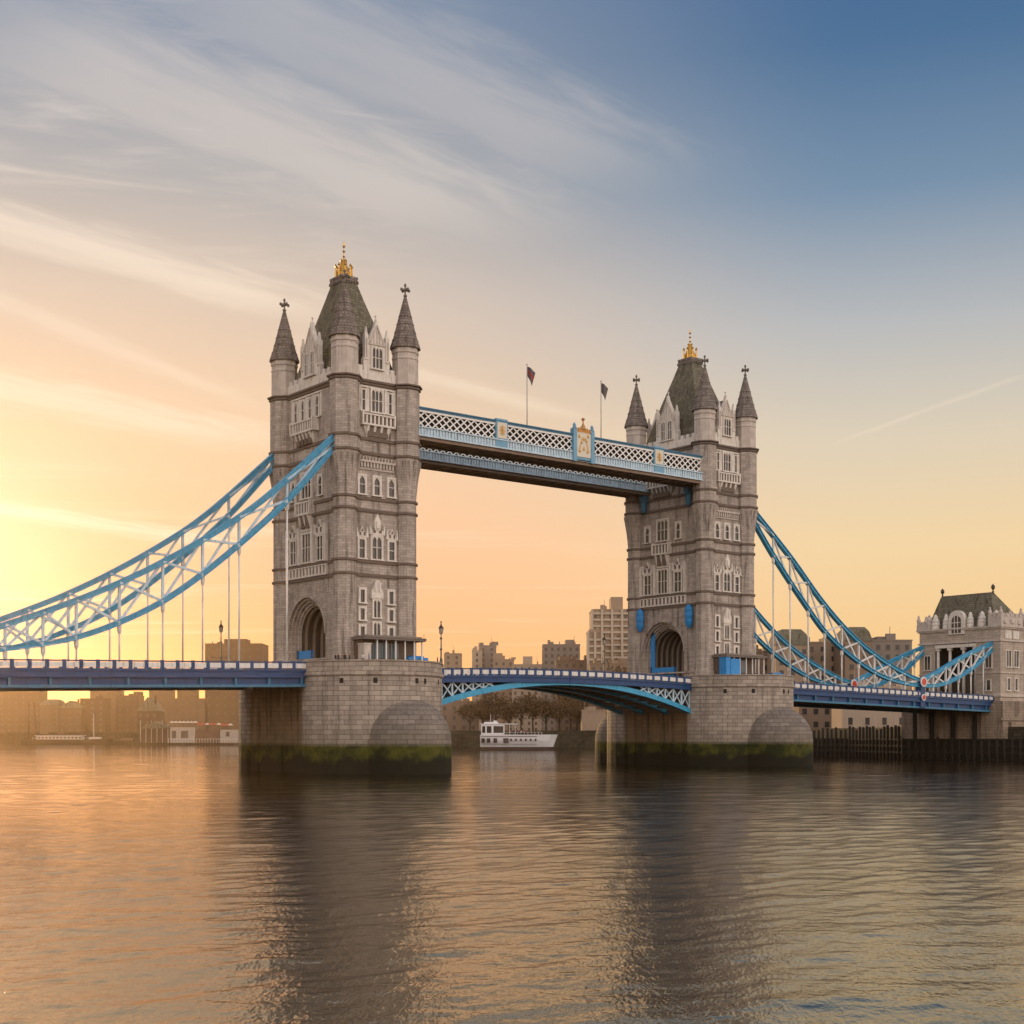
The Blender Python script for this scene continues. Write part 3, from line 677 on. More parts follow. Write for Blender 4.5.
# ------------------------------------------------------------------ piers
def nose(hw, v0, ln, n=16, pw=1.0):
    """half outline of one end, from (+hw) round to (-hw), tip at v0+ln"""
    pts = []
    for k in range(n+1):
        t = math.pi*k/n; c, s = math.cos(t), math.sin(t)
        pts.append((hw*math.copysign(abs(c)**pw, c), v0+ln*abs(s)**pw))  # pw > 1 sharpens the end
    return pts
def build_pier(loc, label):
    root = thing('bridge_pier', label, 'pier', loc, 0, 'stone river piers of the bridge')
    W, WR, V0, V1 = 12.0, 10.9, 9.0, 9.6
    def outline(hw, ln, v1=V1):
        up = nose(hw, v1, ln); dn = [(-x, -y) for x, y in up]
        return up + dn
    up = nose(W, V1, 13.0, pw=1.15)
    for sg in (1, -1):
        body = MB()
        pl = [(W*sg, V0*sg)] + [(x*sg, y*sg) for x, y in up] + [(-W*sg, V0*sg)]
        body.ring(pl, pl, -2, 15.2, closed=False)
        p2 = [(W*sg, V0*sg)] + [(x*sg*1.0, y*sg) for x, y in up] + [(-W*sg, V0*sg)]
        for (z0, z1, g) in ((15.2, 15.6, .3), (15.6, 16.0, .12)):
            q = [(W*sg+g*sg, V0*sg)] + [(x*sg, y*sg) for x, y in nose(W+g, V1, 13.0+g, pw=1.15)] + [(-W*sg-g*sg, V0*sg)]
            body.ring(q, q, z0, z1, closed=False); body.face([(a, b, z0) for a, b in q]); body.face([(a, b, z1) for a, b in q])
        body.face([(a, b, 16.95) for a, b in pl])
        for x in (-1, 1): body.face([(x*W, V0*sg, -2), (x*WR, V0*sg, -2), (x*WR, V0*sg, 16.95), (x*W, V0*sg, 16.95)])
        body.build('rounded_end', PIERST, root)
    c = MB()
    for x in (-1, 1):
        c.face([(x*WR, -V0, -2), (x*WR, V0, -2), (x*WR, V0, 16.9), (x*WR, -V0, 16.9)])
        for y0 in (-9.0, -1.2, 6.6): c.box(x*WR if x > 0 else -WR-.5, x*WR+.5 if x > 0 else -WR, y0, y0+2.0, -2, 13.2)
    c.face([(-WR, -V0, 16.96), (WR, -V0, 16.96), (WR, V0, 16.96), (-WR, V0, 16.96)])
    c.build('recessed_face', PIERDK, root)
    # parapet round each end
    for sg in (1, -1):
        p = MB(); g = .05
        oq = [(W*sg, V0*sg)] + [(x*sg, y*sg) for x, y in up] + [(-W*sg, V0*sg)]
        oi = [(x*.95, y-(.5*sg if abs(y) > V1+1 else 0)) for x, y in oq]
        p.ring(oq, oq, 16.0, 17.25, closed=False); p.ring(oi, oi, 16.9, 17.25, closed=False)
        oc = [(x*1.012, y+(.12*sg if abs(y) > V1+1 else 0)) for x, y in oq]
        p.ring(oc, oc, 17.25, 17.5, closed=False); p.ring(oc, oi, 17.5, 17.5, closed=False); p.ring(oc, oq, 17.25, 17.25, closed=False)
        p.build('parapet', PIERST, root)
    # drains
    for sg in (1, -1):
        for k in (3, 5, 8, 9, 11, 13):
            x, y = up[k]; x2, y2 = up[k+1] if k < 16 else up[k]
            dx, dy = x2-x, y2-y; l = math.hypot(dx, dy); F = Face(x*sg, y*sg, (dx/l*sg, dy/l*sg), (dy/l*sg, -dx/l*sg))
            d = MB(); d.fbox(F, .1, .75, 13.9, 14.7, -.05, .03); d.build('drain_hole', DARK, root)
    # low domed cutwaters
    for sg in (1, -1):
        cw = MB(); N = 24; rx, ry, cy0 = 6.6, 9.6, 19.0
        base = [(rx*math.cos(math.pi*k/N*1.0), ry*math.sin(math.pi*k/N)) for k in range(N+1)]
        base = [(rx, -8.0)]+base+[(-rx, -8.0)]
        rings = [(-2, 1.0), (4.8, 1.0)] + [(4.8+6.9*math.sin(a), math.cos(a)**.85) for a in [R(q) for q in (12, 25, 38, 50, 60, 68, 76, 84, 89.5)]]
        for (z0, k0), (z1, k1) in zip(rings, rings[1:]):
            a = [(x*k0*sg, (cy0+y*k0)*sg) for x, y in base]; b = [(x*k1*sg, (cy0+y*k1)*sg) for x, y in base]
            cw.ring(a, b, z0, z1, closed=False, smooth=False)
        cw.build('cutwater', CUTW if True else PIERST, root)
    return root
pier1 = build_pier((-1.2, 0, 0), 'granite river pier under the nearer tower, green weed at its foot')
pier2 = copy_tree(pier1); pier2.location = (SPAN+2.0, 0, 0); pier2['label'] = 'granite river pier under the farther tower, right of the lifting span'

# ------------------------------------------------------------------ decks
def build_parapet(root, xs, zf, vv, n, gap=.3):
    """blue rail with white panels along v=vv"""
    sg = 1 if vv > 0 else -1
    x0, x1 = xs; L = (x1-x0)/n
    r = MB()
    for k in range(n):
        a, b = x0+k*L, x0+(k+1)*L
        r.hexa([(a, vv-.14, zf(a)-.2), (b, vv-.14, zf(b)-.2), (b, vv+.14, zf(b)-.2), (a, vv+.14, zf(a)-.2), (a, vv-.14, zf(a)), (b, vv-.14, zf(b)), (b, vv+.14, zf(b)), (a, vv+.14, zf(a))])
        r.box(a-.24, a+.24, vv-.16, vv+.16, zf(a)-1.25, zf(a)+.06)
    r.build('parapet_rail', DEEP, root)
    for k in range(n):
        a, b = x0+k*L+gap, x0+(k+1)*L-gap; z = zf((a+b)/2); w = MB()
        w.hexa([(a, vv-.1, zf(a)-1.0), (b, vv-.1, zf(b)-1.0), (b, vv+.1, zf(b)-1.0), (a, vv+.1, zf(a)-1.0), (a, vv-.1, zf(a)-.28), (b, vv-.1, zf(b)-.28), (b, vv+.1, zf(b)-.28), (a, vv+.1, zf(a)-.28)])
        w.build('parapet_panel', WHITEP, root)

def seg_beam(mb, x0, x1, f0, f1, y0, y1, m=0, n=12):
    for k in range(n):
        a = x0+(x1-x0)*k/n; b = x0+(x1-x0)*(k+1)/n
        mb.hexa([(a, y0, f0(a)), (b, y0, f0(b)), (b, y1, f0(b)), (a, y1, f0(a)), (a, y0, f1(a)), (b, y0, f1(b)), (b, y1, f1(b)), (a, y1, f1(a))], m)

def approach_deck(x0, x1, zf, label, npan):
    """zf = parapet top"""
    root = thing('approach_deck', label, 'bridge deck', (0, 0, 0), 0, 'side spans of the bridge deck')
    for vv in (-10.2, 10.2):
        sg = -1 if vv < 0 else 1
        build_parapet(root, (x0, x1), zf, vv, npan)
        g = MB()
        y0, y1 = sorted((vv, vv-sg*.5))
        seg_beam(g, x0, x1, lambda x: zf(x)-2.35, lambda x: zf(x)-1.25, y0, y1)
        seg_beam(g, x0, x1, lambda x: zf(x)-1.5, lambda x: zf(x)-1.2, *sorted((vv+sg*.22, vv)))
        seg_beam(g, x0, x1, lambda x: zf(x)-2.45, lambda x: zf(x)-2.2, *sorted((vv+sg*.15, vv)))
        y0, y1 = sorted((vv-sg*.45, vv-sg*.85))
        seg_beam(g, x0, x1, lambda x: zf(x)-3.5, lambda x: zf(x)-2.3, y0, y1)
        seg_beam(g, x0, x1, lambda x: zf(x)-3.9, lambda x: zf(x)-3.5, *sorted((vv+sg*.05, vv-sg*.9)), m=1)
        k = x0+2.0
        while k < min(x0+95, x1):
            g.box(k-.15, k+.15, *sorted((vv+sg*.0, vv-sg*.5)), zf(k)-3.5, zf(k)-2.4, 1); k += 5.65
        g.build('edge_girder', [DEEP, TEAL], root)
    s = MB(); seg_beam(s, x0, x1, lambda x: zf(x)-1.6, lambda x: zf(x)-1.2, -9.7, 9.7)
    s.build('roadway', ASPH, root)
    u = MB(); k = x0+1
    while k < x1: u.box(k-.2, k+.2, -9.4, 9.4, zf(k)-3.3, zf(k)-1.6); k += 2.8
    for v in (-5, 0, 5): seg_beam(u, x0, x1, lambda x: zf(x)-3.1, lambda x: zf(x)-1.6, v-.2, v+.2)
    u.build('cross_beam', SOFFIT, root)
    return root
approach_deck(-95, -12.9, lambda x: 17.35+(x+12)*.0236, 'blue road deck with white parapet panels running left from the nearer tower', 34)
approach_deck(SPAN+13.6, 176.0, lambda x: 16.95-(x-94)*.0215, 'blue road deck with white parapet panels between the farther tower and the gatehouse', 38)

def bascule_leaf(x0, x1, label):
    root = thing('bascule_leaf', label, 'bridge deck', (0, 0, 0), 0, 'two lifting leaves of the middle span')
    ztop = lambda x: 17.05+.55*(1-((x-41)/29.3)**2)
    zar = lambda x: 15.0-4.3*abs((x-41)/29.3)**2
    gap = .06
    a, b = (x0, x1-gap) if x0 < 41 else (x0+gap, x1)
    for vv in (-10.2, 10.2):
        sg = -1 if vv < 0 else 1
        build_parapet(root, (a, b), ztop, vv, 15)
        g = MB()
        seg_beam(g, a, b, lambda x: ztop(x)-2.25, lambda x: ztop(x)-1.25, *sorted((vv, vv-sg*.5)))
        seg_beam(g, a, b, lambda x: ztop(x)-1.5, lambda x: ztop(x)-1.2, *sorted((vv+sg*.2, vv)))
        seg_beam(g, a, b, lambda x: ztop(x)-2.4, lambda x: ztop(x)-2.15, *sorted((vv+sg*.15, vv)))
        g.build('edge_girder', DEEP, root)
    for vv in (-9.6, -3.4, 3.4, 9.6):
        r = MB()
        seg_beam(r, a, b, lambda x: zar(x), lambda x: min(zar(x)+.85, ztop(x)-2.3), vv-.35, vv+.35, n=16)
        seg_beam(r, a, b, lambda x: zar(x)-.12, lambda x: zar(x)+.1, vv-.55, vv+.55, n=16)
        r.build('arch_rib', SKYB, root)
        w = MB(); n = 8; xs = [(x0 if x0 < 41 else x1)+(1 if x0 < 41 else -1)*k*2.2 for k in range(n)]
        for p, q in zip(xs, xs[1:]):
            if ztop(q)-2.3-zar(q) < 1.4: continue
            w.bar((p, vv, zar(p)+.8), (p, vv, ztop(p)-2.3), .3, .3)
            w.bar((p, vv, ztop(p)-2.3), (q, vv, zar(q)+.8), .24, .24); w.bar((p, vv, zar(p)+.8), (q, vv, ztop(q)-2.3), .18, .18)
        w.build('spandrel_web', PALEB if abs(vv) > 9 else TEAL, root)
    s = MB(); seg_beam(s, a, b, lambda x: ztop(x)-1.6, lambda x: ztop(x)-1.2, -9.7, 9.7); s.build('roadway', ASPH, root)
    u = MB(); n = 12
    for k in range(n+1):
        x = a+.2+(b-a-.4)*k/n
        u.box(x-.15, x+.15, -9.3, 9.3, zar(x)+.2, zar(x)+.6)
        if k < n:
            x2 = a+.2+(b-a-.4)*(k+1)/n
            for v0, v1 in ((-9.3, -3.4), (3.4, 9.3), (-3.4, 3.4)):
                u.bar((x, v0, zar(x)+.3), (x2, v1, zar(x2)+.3), .16, .16); u.bar((x, v1, zar(x)+.3), (x2, v0, zar(x2)+.3), .16, .16)
    for v in (-6.4, 0, 6.4): seg_beam(u, a, b, lambda x: ztop(x)-2.3, lambda x: ztop(x)-1.65, v-.2, v+.2)
    u.build('under_bracing', SOFFIT, root)
bascule_leaf(10.9, 41.0, 'arched blue lifting span half joined to the nearer tower pier')
bascule_leaf(41.0, 72.0, 'arched blue lifting span half joined to the farther tower pier')

# ------------------------------------------------------------------ suspension chains
def interp(tab, x):
    xs = [p[0] for p in tab]
    i = max(1, min(len(tab)-1, next((k for k in range(len(tab)) if xs[k] >= x), len(tab)-1)))
    p0, p1, p2, p3 = tab[max(i-2, 0)], tab[i-1], tab[i], tab[min(i+1, len(tab)-1)]
    t = (x-p1[0])/(p2[0]-p1[0]); h = p2[0]-p1[0]
    sl = lambda a, b: (b[1]-a[1])/(b[0]-a[0]) if b[0] != a[0] else 0
    m1 = (sl(p0, p1)+sl(p1, p2))/2 if p0 is not p1 else sl(p1, p2); m2 = (sl(p1, p2)+sl(p2, p3))/2 if p3 is not p2 else sl(p1, p2)
    return (2*t**3-3*t*t+1)*p1[1]+(t**3-2*t*t+t)*h*m1+(-2*t**3+3*t*t)*p2[1]+(t**3-t*t)*h*m2
UP_L = [(7.0, 53.9), (19.7, 42.4), (24.4, 38.8), (36.2, 31.4), (43.8, 27.4), (49.1, 25.0), (55.7, 22.3), (60.2, 20.6), (63.8, 18.8)]
LO_L = [(7.0, 52.4), (16.2, 42.2), (24.4, 34.7), (30.4, 29.8), (36.7, 25.4), (43.3, 22.0), (49.6, 19.6), (54.3, 18.5), (60.2, 17.6), (63.8, 17.4)]
UP_R = [(7.0, 51.9), (19.3, 42.6), (30.0, 33.6), (39.2, 27.4), (48.8, 22.8), (58.7, 19.4), (63.8, 18.2)]
LO_R = [(7.0, 50.2), (14.2, 42.4), (24.6, 32.6), (30.0, 28.0), (39.2, 22.8), (48.8, 19.1), (58.7, 17.4), (63.8, 17.1)]
UP_S = [(63.8, 18.2), (69.1, 19.9), (79.9, 24.0), (93.2, 28.1)]
LO_S = [(63.8, 17.1), (69.0, 17.2), (74.4, 18.1), (85.5, 22.4), (93.2, 27.2)]
NODES_L = [16.2, 24.4, 30.4, 36.7, 43.3, 49.6, 54.3, 59.5]
NODES_R = [14.2, 19.4, 25.1, 30.4, 36.1, 41.8, 47.2, 52.6, 58.0]
NODES_S = [68.5, 73.5, 78.5, 83.5, 88.5]
def chain(x_of, up, lo, nodes, vv, deckz, label, top=True, up_h=.82, m_ch=None, m_w=None):
    root = thing('suspension_chain', label, 'suspension chain', (0, 0, 0), 0, 'riveted suspension chains of the side spans')
    x0, x1 = up[0][0], up[-1][0]
    def chord(tab, h):
        mb = MB(); n = 46
        pts = [(x0+(x1-x0)*k/n) for k in range(n+1)]; pts = [Vector((x_of(q), vv, interp(tab, q))) for q in pts]
        for p, q in zip(pts, pts[1:]):
            nrm = Vector((0, 1, 0)).cross((q-p).normalized()).normalized()
            mb.bar(p-(q-p)*.02, q+(q-p)*.02, .5, h*.62)
            for sg in (-1, 1): mb.bar(p+nrm*sg*h*.42-(q-p)*.02, q+nrm*sg*h*.42+(q-p)*.02, .95, h*.16)
        return mb
    chord(up, up_h).build('upper_chord', m_ch or SKYB, root); chord(lo, up_h*.95).build('lower_chord', m_ch or SKYB, root)
    nd = [x0+.5]+nodes+[x1-.3]
    for k, q in enumerate(nodes):
        zu, zl = interp(up, q), interp(lo, q)
        if zu-zl > 1.4:
            s = MB(); s.bar((x_of(q), vv, zl), (x_of(q), vv, zu), .36, .36); s.build('web_post', m_w or PALEB, root)
        h = MB(); h.tube((x_of(q), vv, deckz(q)-1.0), (x_of(q), vv, zl-.4), .15, n=8); h.lathe(x_of(q), vv, [(.15, zl-1.7), (.34, zl-1.2), (.34, zl-.2)], 8)
        h.build('hanger', WHITEP, root)
    for p, q in zip(nd, nd[1:]):
        up0, lo0, up1, lo1 = interp(up, p), interp(lo, p), interp(up, q), interp(lo, q)
        if max(up0-lo0, up1-lo1) < 2.0: continue
        s = MB(); s.bar((x_of(p), vv-.16, lo0), (x_of(q), vv-.16, up1), .26, .36); s.build('web_brace', m_w or PALEB, root)
        s = MB(); s.bar((x_of(p), vv+.16, up0), (x_of(q), vv+.16, lo1), .26, .36); s.build('web_brace', m_w or PALEB, root)
    return root
dzL = lambda q: 17.35+(-q+12)*.0236
dzR = lambda q: 16.95-(q+SPAN-94)*.0215
side = {-1: 'near', 1: 'far'}
for vv in (-B_, B_):
    nf = 'nearest the viewer' if vv < 0 else 'on the far side of the road'
    chain(lambda q: -q, UP_L, LO_L, NODES_L, vv, dzL, 'long chain left of the nearer tower, '+nf, m_w=PALEB)
    chain(lambda q: SPAN+q, UP_R, LO_R, NODES_R, vv, dzR, 'long chain right of the farther tower, '+nf, m_ch=TEAL if False else SKYB, m_w=WHITEP)
    chain(lambda q: SPAN+q, UP_S, LO_S, NODES_S, vv, dzR, 'short blue chain rising to the gatehouse, '+nf, m_w=WHITEP)
    # joint post with round badge where the chains meet
    j = thing('chain_joint', 'joint post with round red badge where chains meet, '+nf, 'joint post', (SPAN+63.8, vv, 15))
    p = MB(); p.box(-.8, .8, -.75, .75, -2.6, 2.2); p.box(-1.0, 1.0, -.85, .85, 2.0, 3.2); p.box(-1.05, 1.05, -.9, .9, -2.9, -2.4); p.build('post', DEEP, j)
    for z, r in ((2.9, 1.15), (-.6, .75)):
        b = MB(); b.tube((0, -.8, z), (0, -1.05, z), r, n=20); bo = b.build('badge_ring', WHITEP, j)
        b = MB(); b.tube((0, -.9, z), (0, -1.12, z), r*.68, n=20); b.build('badge_disc', RED, bo)

# ------------------------------------------------------------------ high walkways
def walkway(v0, v1, label, crested):
    root = thing('high_walkway', label, 'walkway', (0, 0, 0), 0, 'two high footbridges between the towers')
    x0, x1 = 6.1, SPAN-6.1
    PZ = [25.0, 43.6, 62.6]
    body = MB()
    body.box(x0, x1, v0+.6, v1-.6, 56.2, 59.5); body.build('cabin', DARK, root)
    rf = MB(); rf.box(x0, x1, v0-.1, v1+.1, 59.5, 60.0); rf.box(x0, x1, v0-.25, v1+.25, 59.78, 59.95); rf.build('roof', TEAL, root)
    for vv, sg in ((v0, -1), (v1, 1)):
        led = MB(); y = sorted((vv, vv-sg*.5)); led.box(x0, x1, *y, 55.3, 56.7)
        led.box(x0, x1, *sorted((vv+sg*.3, vv)), 56.55, 56.75); led.box(x0, x1, *sorted((vv+sg*.25, vv)), 55.15, 55.4)
        k = x0+.4
        while k < x1: led.box(k-.14, k+.14, *sorted((vv+sg*.16, vv)), 55.4, 56.55); k += .62
        led.build('ledge', PALEB, root)
        b = [x0]+PZ+[x1]
        for i in range(4):
            a0 = b[i]+(1.25 if i in (1, 2) else 1.25) if i else b[i]; a1 = b[i+1]-1.25 if i < 3 else b[i+1]
            if i == 2: a0 = b[i]+2.3
            if i == 1: a1 = b[i+1]-2.3
            if vv != crested: a0, a1 = b[i], b[i+1]
            lt = MB(); zl, zh = 56.75, 59.2; H = zh-zl; cell = 1.5; n = max(1, round((a1-a0)/cell)); cell = (a1-a0)/n
            for k in range(-1, n+1):
                for dr in (1, -1):
                    xa, xb = (a0+k*cell, a0+(k+2)*cell) if dr == 1 else (a0+(k+2)*cell, a0+k*cell)
                    za, zb = zl, zh
                    # clip to the bay
                    def cl(xa, za, xb, zb):
                        lo, hi = 0., 1.
                        for lim, sgn in ((a0, 1), (a1, -1)):
                            fa, fb = (xa-lim)*sgn, (xb-lim)*sgn
                            if fa < 0 and fb <= 0 or fb < 0 and fa <= 0: return None
                            if fa < 0: lo = max(lo, fa/(fa-fb))
                            if fb < 0: hi = min(hi, fa/(fa-fb))
                        return None if hi-lo < .02 else (xa+(xb-xa)*lo, za+(zb-za)*lo, xa+(xb-xa)*hi, za+(zb-za)*hi)
                    r = cl(xa, za, xb, zb)
                    if r: lt.bar((r[0], vv-sg*(.12 if dr == 1 else .2), r[1]), (r[2], vv-sg*(.12 if dr == 1 else .2), r[3]), .08, .22)
            lt.box(a0, a1, *sorted((vv, vv-sg*.2)), 59.15, 59.5)
            lt.build('lattice_panel', [mat('cream lattice paint', (.82, .81, .78), .5, var=.15)], root)
        if vv != crested: continue
        for q, hw in ((PZ[0], 1.25), (PZ[2], 1.25)):
            c = MB(); y0 = vv+sg*.2
            c.box(q-hw, q+hw, *sorted((y0, vv-sg*.4)), 55.3, 60.25); co = c.build('crest_panel', mat('crest blue paint', (.15, .36, .52), .5, var=.3, streak=.4), root)
            c = MB(); c.box(q-hw+.22, q+hw-.22, *sorted((y0+sg*.08, y0)), 56.9, 59.6); c.build('crest_field', mat('cream enamel', (.68, .62, .5), .5, var=.1), co)
            c = MB()
            for k in range(8):
                t = k*math.pi/4; c.bar((q, y0+sg*.12, 58.25), (q+.62*math.cos(t), y0+sg*.12, 58.25+.85*math.sin(t)), .1, .2)
            c.build('crest_star', mat('gilded relief', (.55, .34, .12), .45, metal=.3), co)
        q = PZ[1]; y0 = vv+sg*.25
        c = MB(); c.box(q-2.3, q+2.3, *sorted((y0, vv-sg*.4)), 55.2, 60.3)
        for s in (-2.1, 2.1): c.box(q+s-.4, q+s+.4, *sorted((y0+sg*.2, vv-sg*.5)), 55.0, 60.9)
        for s in (-2.1, 2.1): c.lathe(q+s, (y0+vv)/2, [(.42, 60.9), (.45, 61.0), (.28, 61.2), (.34, 61.5), (.1, 61.9), (0, 62.0)], 8)
        co = c.build('crest_panel', mat('crest blue paint', (.15, .36, .52), .5, var=.3, streak=.4), root)
        c = MB(); c.box(q-1.68, q+1.68, *sorted((y0+sg*.1, y0)), 55.9, 60.2); c.build('crest_field', MATS['cream enamel'], co)
        c = MB()
        pts = [(-1.0, 57.0), (-.5, 58.6), (-1.1, 59.6), (.9, 57.0), (.6, 58.9), (1.0, 59.8), (0, 57.4), (0, 59.2)]
        for px_, pz_ in pts: c.lathe(q+px_, y0+sg*.12, [(0, pz_-.42), (.3, pz_-.1), (.24, pz_+.2), (0, pz_+.45)], 6, sy=.4)
        c.bar((q-1.1, y0+sg*.12, 57.0), (q-.4, y0+sg*.12, 59.4), .1, .16); c.bar((q+1.1, y0+sg*.12, 57.0), (q+.4, y0+sg*.12, 59.4), .1, .16)
        c.build('crest_relief', mat('gilded relief', (.55, .34, .12), .45, metal=.3), co)
        c = MB(); yc = (y0+vv)/2
        c.box(q-1.7, q+1.7, *sorted((y0, vv-sg*.3)), 60.3, 60.55)
        for k in range(7): s = -1.5+k*.5; c.lathe(q+s, yc, [(.26, 60.5), (.3, 60.8), (.12, 61.0+.4*(1-abs(s)/1.5)), (0, 61.2+.4*(1-abs(s)/1.5))], 6)
        c.lathe(q, yc, [(.5, 60.9), (.35, 61.5), (.15, 61.9), (.13, 62.5), (.36, 62.7), (.25, 62.95), (0, 63.1)], 8)
        c.build('crest_crown', mat('old gold', (.5, .26, .08), .4, metal=.5), co)
    sf = MB(); sf.box(x0, x1, v0+.1, v1-.1, 55.0, 55.25)
    k = x0+1
    while k < x1: sf.box(k-.15, k+.15, v0+.3, v1-.3, 54.75, 55.0); k += 2.4
    for v in (v0+.35, v1-.35): sf.box(x0, x1, v-.25, v+.25, 54.6, 55.0)
    sf.build('soffit', SOFFIT, root)
    for xx, sg in ((x0, 1), (x1, -1)):
        for v in (v0+1.0, v1-1.0):
            br = MB(); br.box(xx, xx+sg*1.6, v-.5, v+.5, 53.2, 54.6) if sg > 0 else br.box(xx-1.6, xx, v-.5, v+.5, 53.2, 54.6)
            cxx = xx+sg*.8; br.lathe(cxx, v, [(.0, 50.9), (.45, 51.1), (.6, 51.6), (.6, 53.2)], 8)
            br.build('bracket', TEAL, root)
    return root
walkway(-10.7, -5.3, 'blue lattice walkway with gilded crest nearest the viewer, high between the towers', -10.7)
walkway(5.3, 10.7, 'second high walkway behind and below the front one in view, seen mostly from beneath', 10.7)

# ------------------------------------------------------------------ flags
def flag(px, v, ztop, label, col, sw):
    D = ((v-CAM.y)/((-math.cos(TH))*((px-512)/FX)+math.sin(TH)))
    p = at(px, D)
    root = thing('flagpole', label, 'flag', (p.x, p.y, 59.95), 0, 'flags above the high walkway')
    m = MB(); h = ztop-59.95; m.tube((0, 0, 0), (0, 0, h), .09, .06, 8); m.lathe(0, 0, [(0, h-.1), (.14, h+.05), (0, h+.25)], 8); m.tube((0, 0, 0), (0, 0, .5), .25, .2, 8)
    m.build('pole', mat('grey pole', (.25, .24, .23), .5), root)
    f = MB(); n, k = 10, 6
    def pt(i, j):
        s = i/n; q = j/k
        x = sw*s*.78*(.55+.45*q)+.08; dr = -sw*.95*s**1.3*(1-.35*q)
        return Vector((x*RGT.x+.22*math.sin(s*7+q*2)*FWD.x, x*RGT.y+.22*math.sin(s*7+q*2)*FWD.y, h-.25-(1-q)*1.75+dr))
    for i in range(n):
        for j in range(k): f.face([pt(i, j), pt(i+1, j), pt(i+1, j+1), pt(i, j+1)], 1 if j in (2, 3) and col else 0, smooth=True)
    f.build('flag_cloth', [mat('navy cloth', (.12, .10, .13), .8) if col else mat('dark grey cloth', (.14, .12, .12), .8), mat('dull red cloth', (.3, .06, .05), .8)], root, recalc=False)
flag(527, -8.0, 71.4, 'dark red flag drooping from the left flagpole above the walkway', True, 1.8)
flag(601, -8.0, 71.2, 'dark grey flag drooping from the flagpole nearer the right tower', False, 1.6)

# ------------------------------------------------------------------ things on the piers
def pavilion(x, label, panel):
    root = thing('pier_pavilion', label, 'pavilion', (x, -12.6, 16.96), 0, 'low canopied pavilions at the tower feet')
    r = MB(); pts = [(-5.6, -2.6), (5.9, -2.6), (6.7, -1.6), (6.7, 2.0), (-5.6, 2.0)]
    r.prism(pts, 4.05, 4.35); r.prism([(a*1.02, b*1.06) for a, b in pts], 4.35, 4.5); r.prism([(a*.9+.2, b*.8) for a, b in pts], 4.5, 4.75)
    r.prism([(6.0, -1.2), (7.6, -.6), (7.6, .2), (6.0, .8)], 4.3, 4.45); r.tube((7.2, -.4, 4.4), (7.2, -.4, 5.4), .05, n=5)
    r.build('canopy', mat('grey canopy', (.2, .17, .15), .7, var=.2), root)
    w = MB(); w.box(-5.2, 5.2, -.2, 2.0, 0, 4.05); w.build('back_wall', mat('brown cladding', (.12, .08, .06), .7), root)
    for q in (-2.9, -1.2, .6, 2.4, 4.2, 5.7):
        p = MB(); p.box(q-.1, q+.1, -2.1, -1.9, 0, 4.05); p.build('post', WHITEP, root)
    g = MB()
    for a in (-4.2, -2.6, -1.0, .8): g.box(a, a+1.5, -.3, -.22, .9, 3.6)
    g.build('glazing', mat('shop glass', (.06, .10, .13), .1), root)
    b = MB(); b.box(-2.9, 6.2, -2.05, -1.95, .95, 1.1); b.box(-2.9, 6.2, -2.05, -1.95, .3, .4)
    for k in range(24): b.box(-2.8+k*.38, -2.75+k*.38, -2.03, -1.97, 0, 1.0)
    b.build('railing', IRON, root)
    s = MB(); s.box(-5.5, -4.3, -2.4, -.6, 0, 3.2 if panel is None else 3.9); s.box(-5.58, -4.2, -2.5, -.5, 3.2 if panel is None else 3.9, 3.4 if panel is None else 4.0)
    s.build('end_screen', CAPST if panel is None else panel, root)
    if panel is not None:
        s = MB(); s.box(-4.2, -1.6, -2.45, -2.3, 0, 3.7); s.build('screen_panel', panel, root)
    return root
pavilion(0, 'grey canopied pavilion with glass front at the foot of the nearer tower', None)
pavilion(SPAN, 'canopied pavilion with bright blue end panel at the foot of the farther tower', BRIGHTB)
def barrier(px, D, label):
    p = at(px, D); root = thing('barrier_box', label, 'barrier', (p.x, p.y, 16.96), R(5), 'blue boxes on the piers')
    m = MB(); m.box(-2.0, 2.0, -.7, .7, .12, 1.5); m.box(-1.2, 1.2, -.5, .5, 1.5, 1.75); m.build('casing', BRIGHTB, root)
    m = MB()
    for x in (-1.6, 1.6): m.box(x-.2, x+.2, -.8, .8, 0, .15)
    m.build('skid', IRON, root)
barrier(416, 229, 'low bright blue box by the parapet of the nearer pier')
barrier(776, 291, 'low bright blue box by the parapet of the farther pier')
# blue sheeting in the arches
def hoarding(x, y0, y1, z1, label, strip):
    root = thing('blue_hoarding', label, 'hoarding', (x, (y0+y1)/2, 16.96), 0, 'blue screens in the tower arches')
    h = (y1-y0)/2
    m = MB(); m.box(-.12, .12, -h, h, 0, z1); m.build('board', BRIGHTB, root)
    m = MB()
    for q in (-h+.15, h-.15): m.box(-.25, -.12, q-.12, q+.12, 0, z1+.2)
    m.box(-.25, -.12, -h, h, z1*.5-.1, z1*.5+.1); m.build('frame', DEEP, root)
    if strip:
        m = MB(); m.box(-.15, .15, h-1.0, h, z1, z1+strip); m.box(-.2, .2, h-1.1, h+.1, z1+strip*.5, z1+strip*.5+.15); m.build('side_strip', BRIGHTB, root)
hoarding(-5.2, 1.2, 6.0, 3.0, 'low bright blue screen at the left foot of the nearer arch', 0)
hoarding(SPAN-5.2, -1.2, 5.9, 2.6, 'bright blue screen with tall side strip inside the farther arch', 8.2)
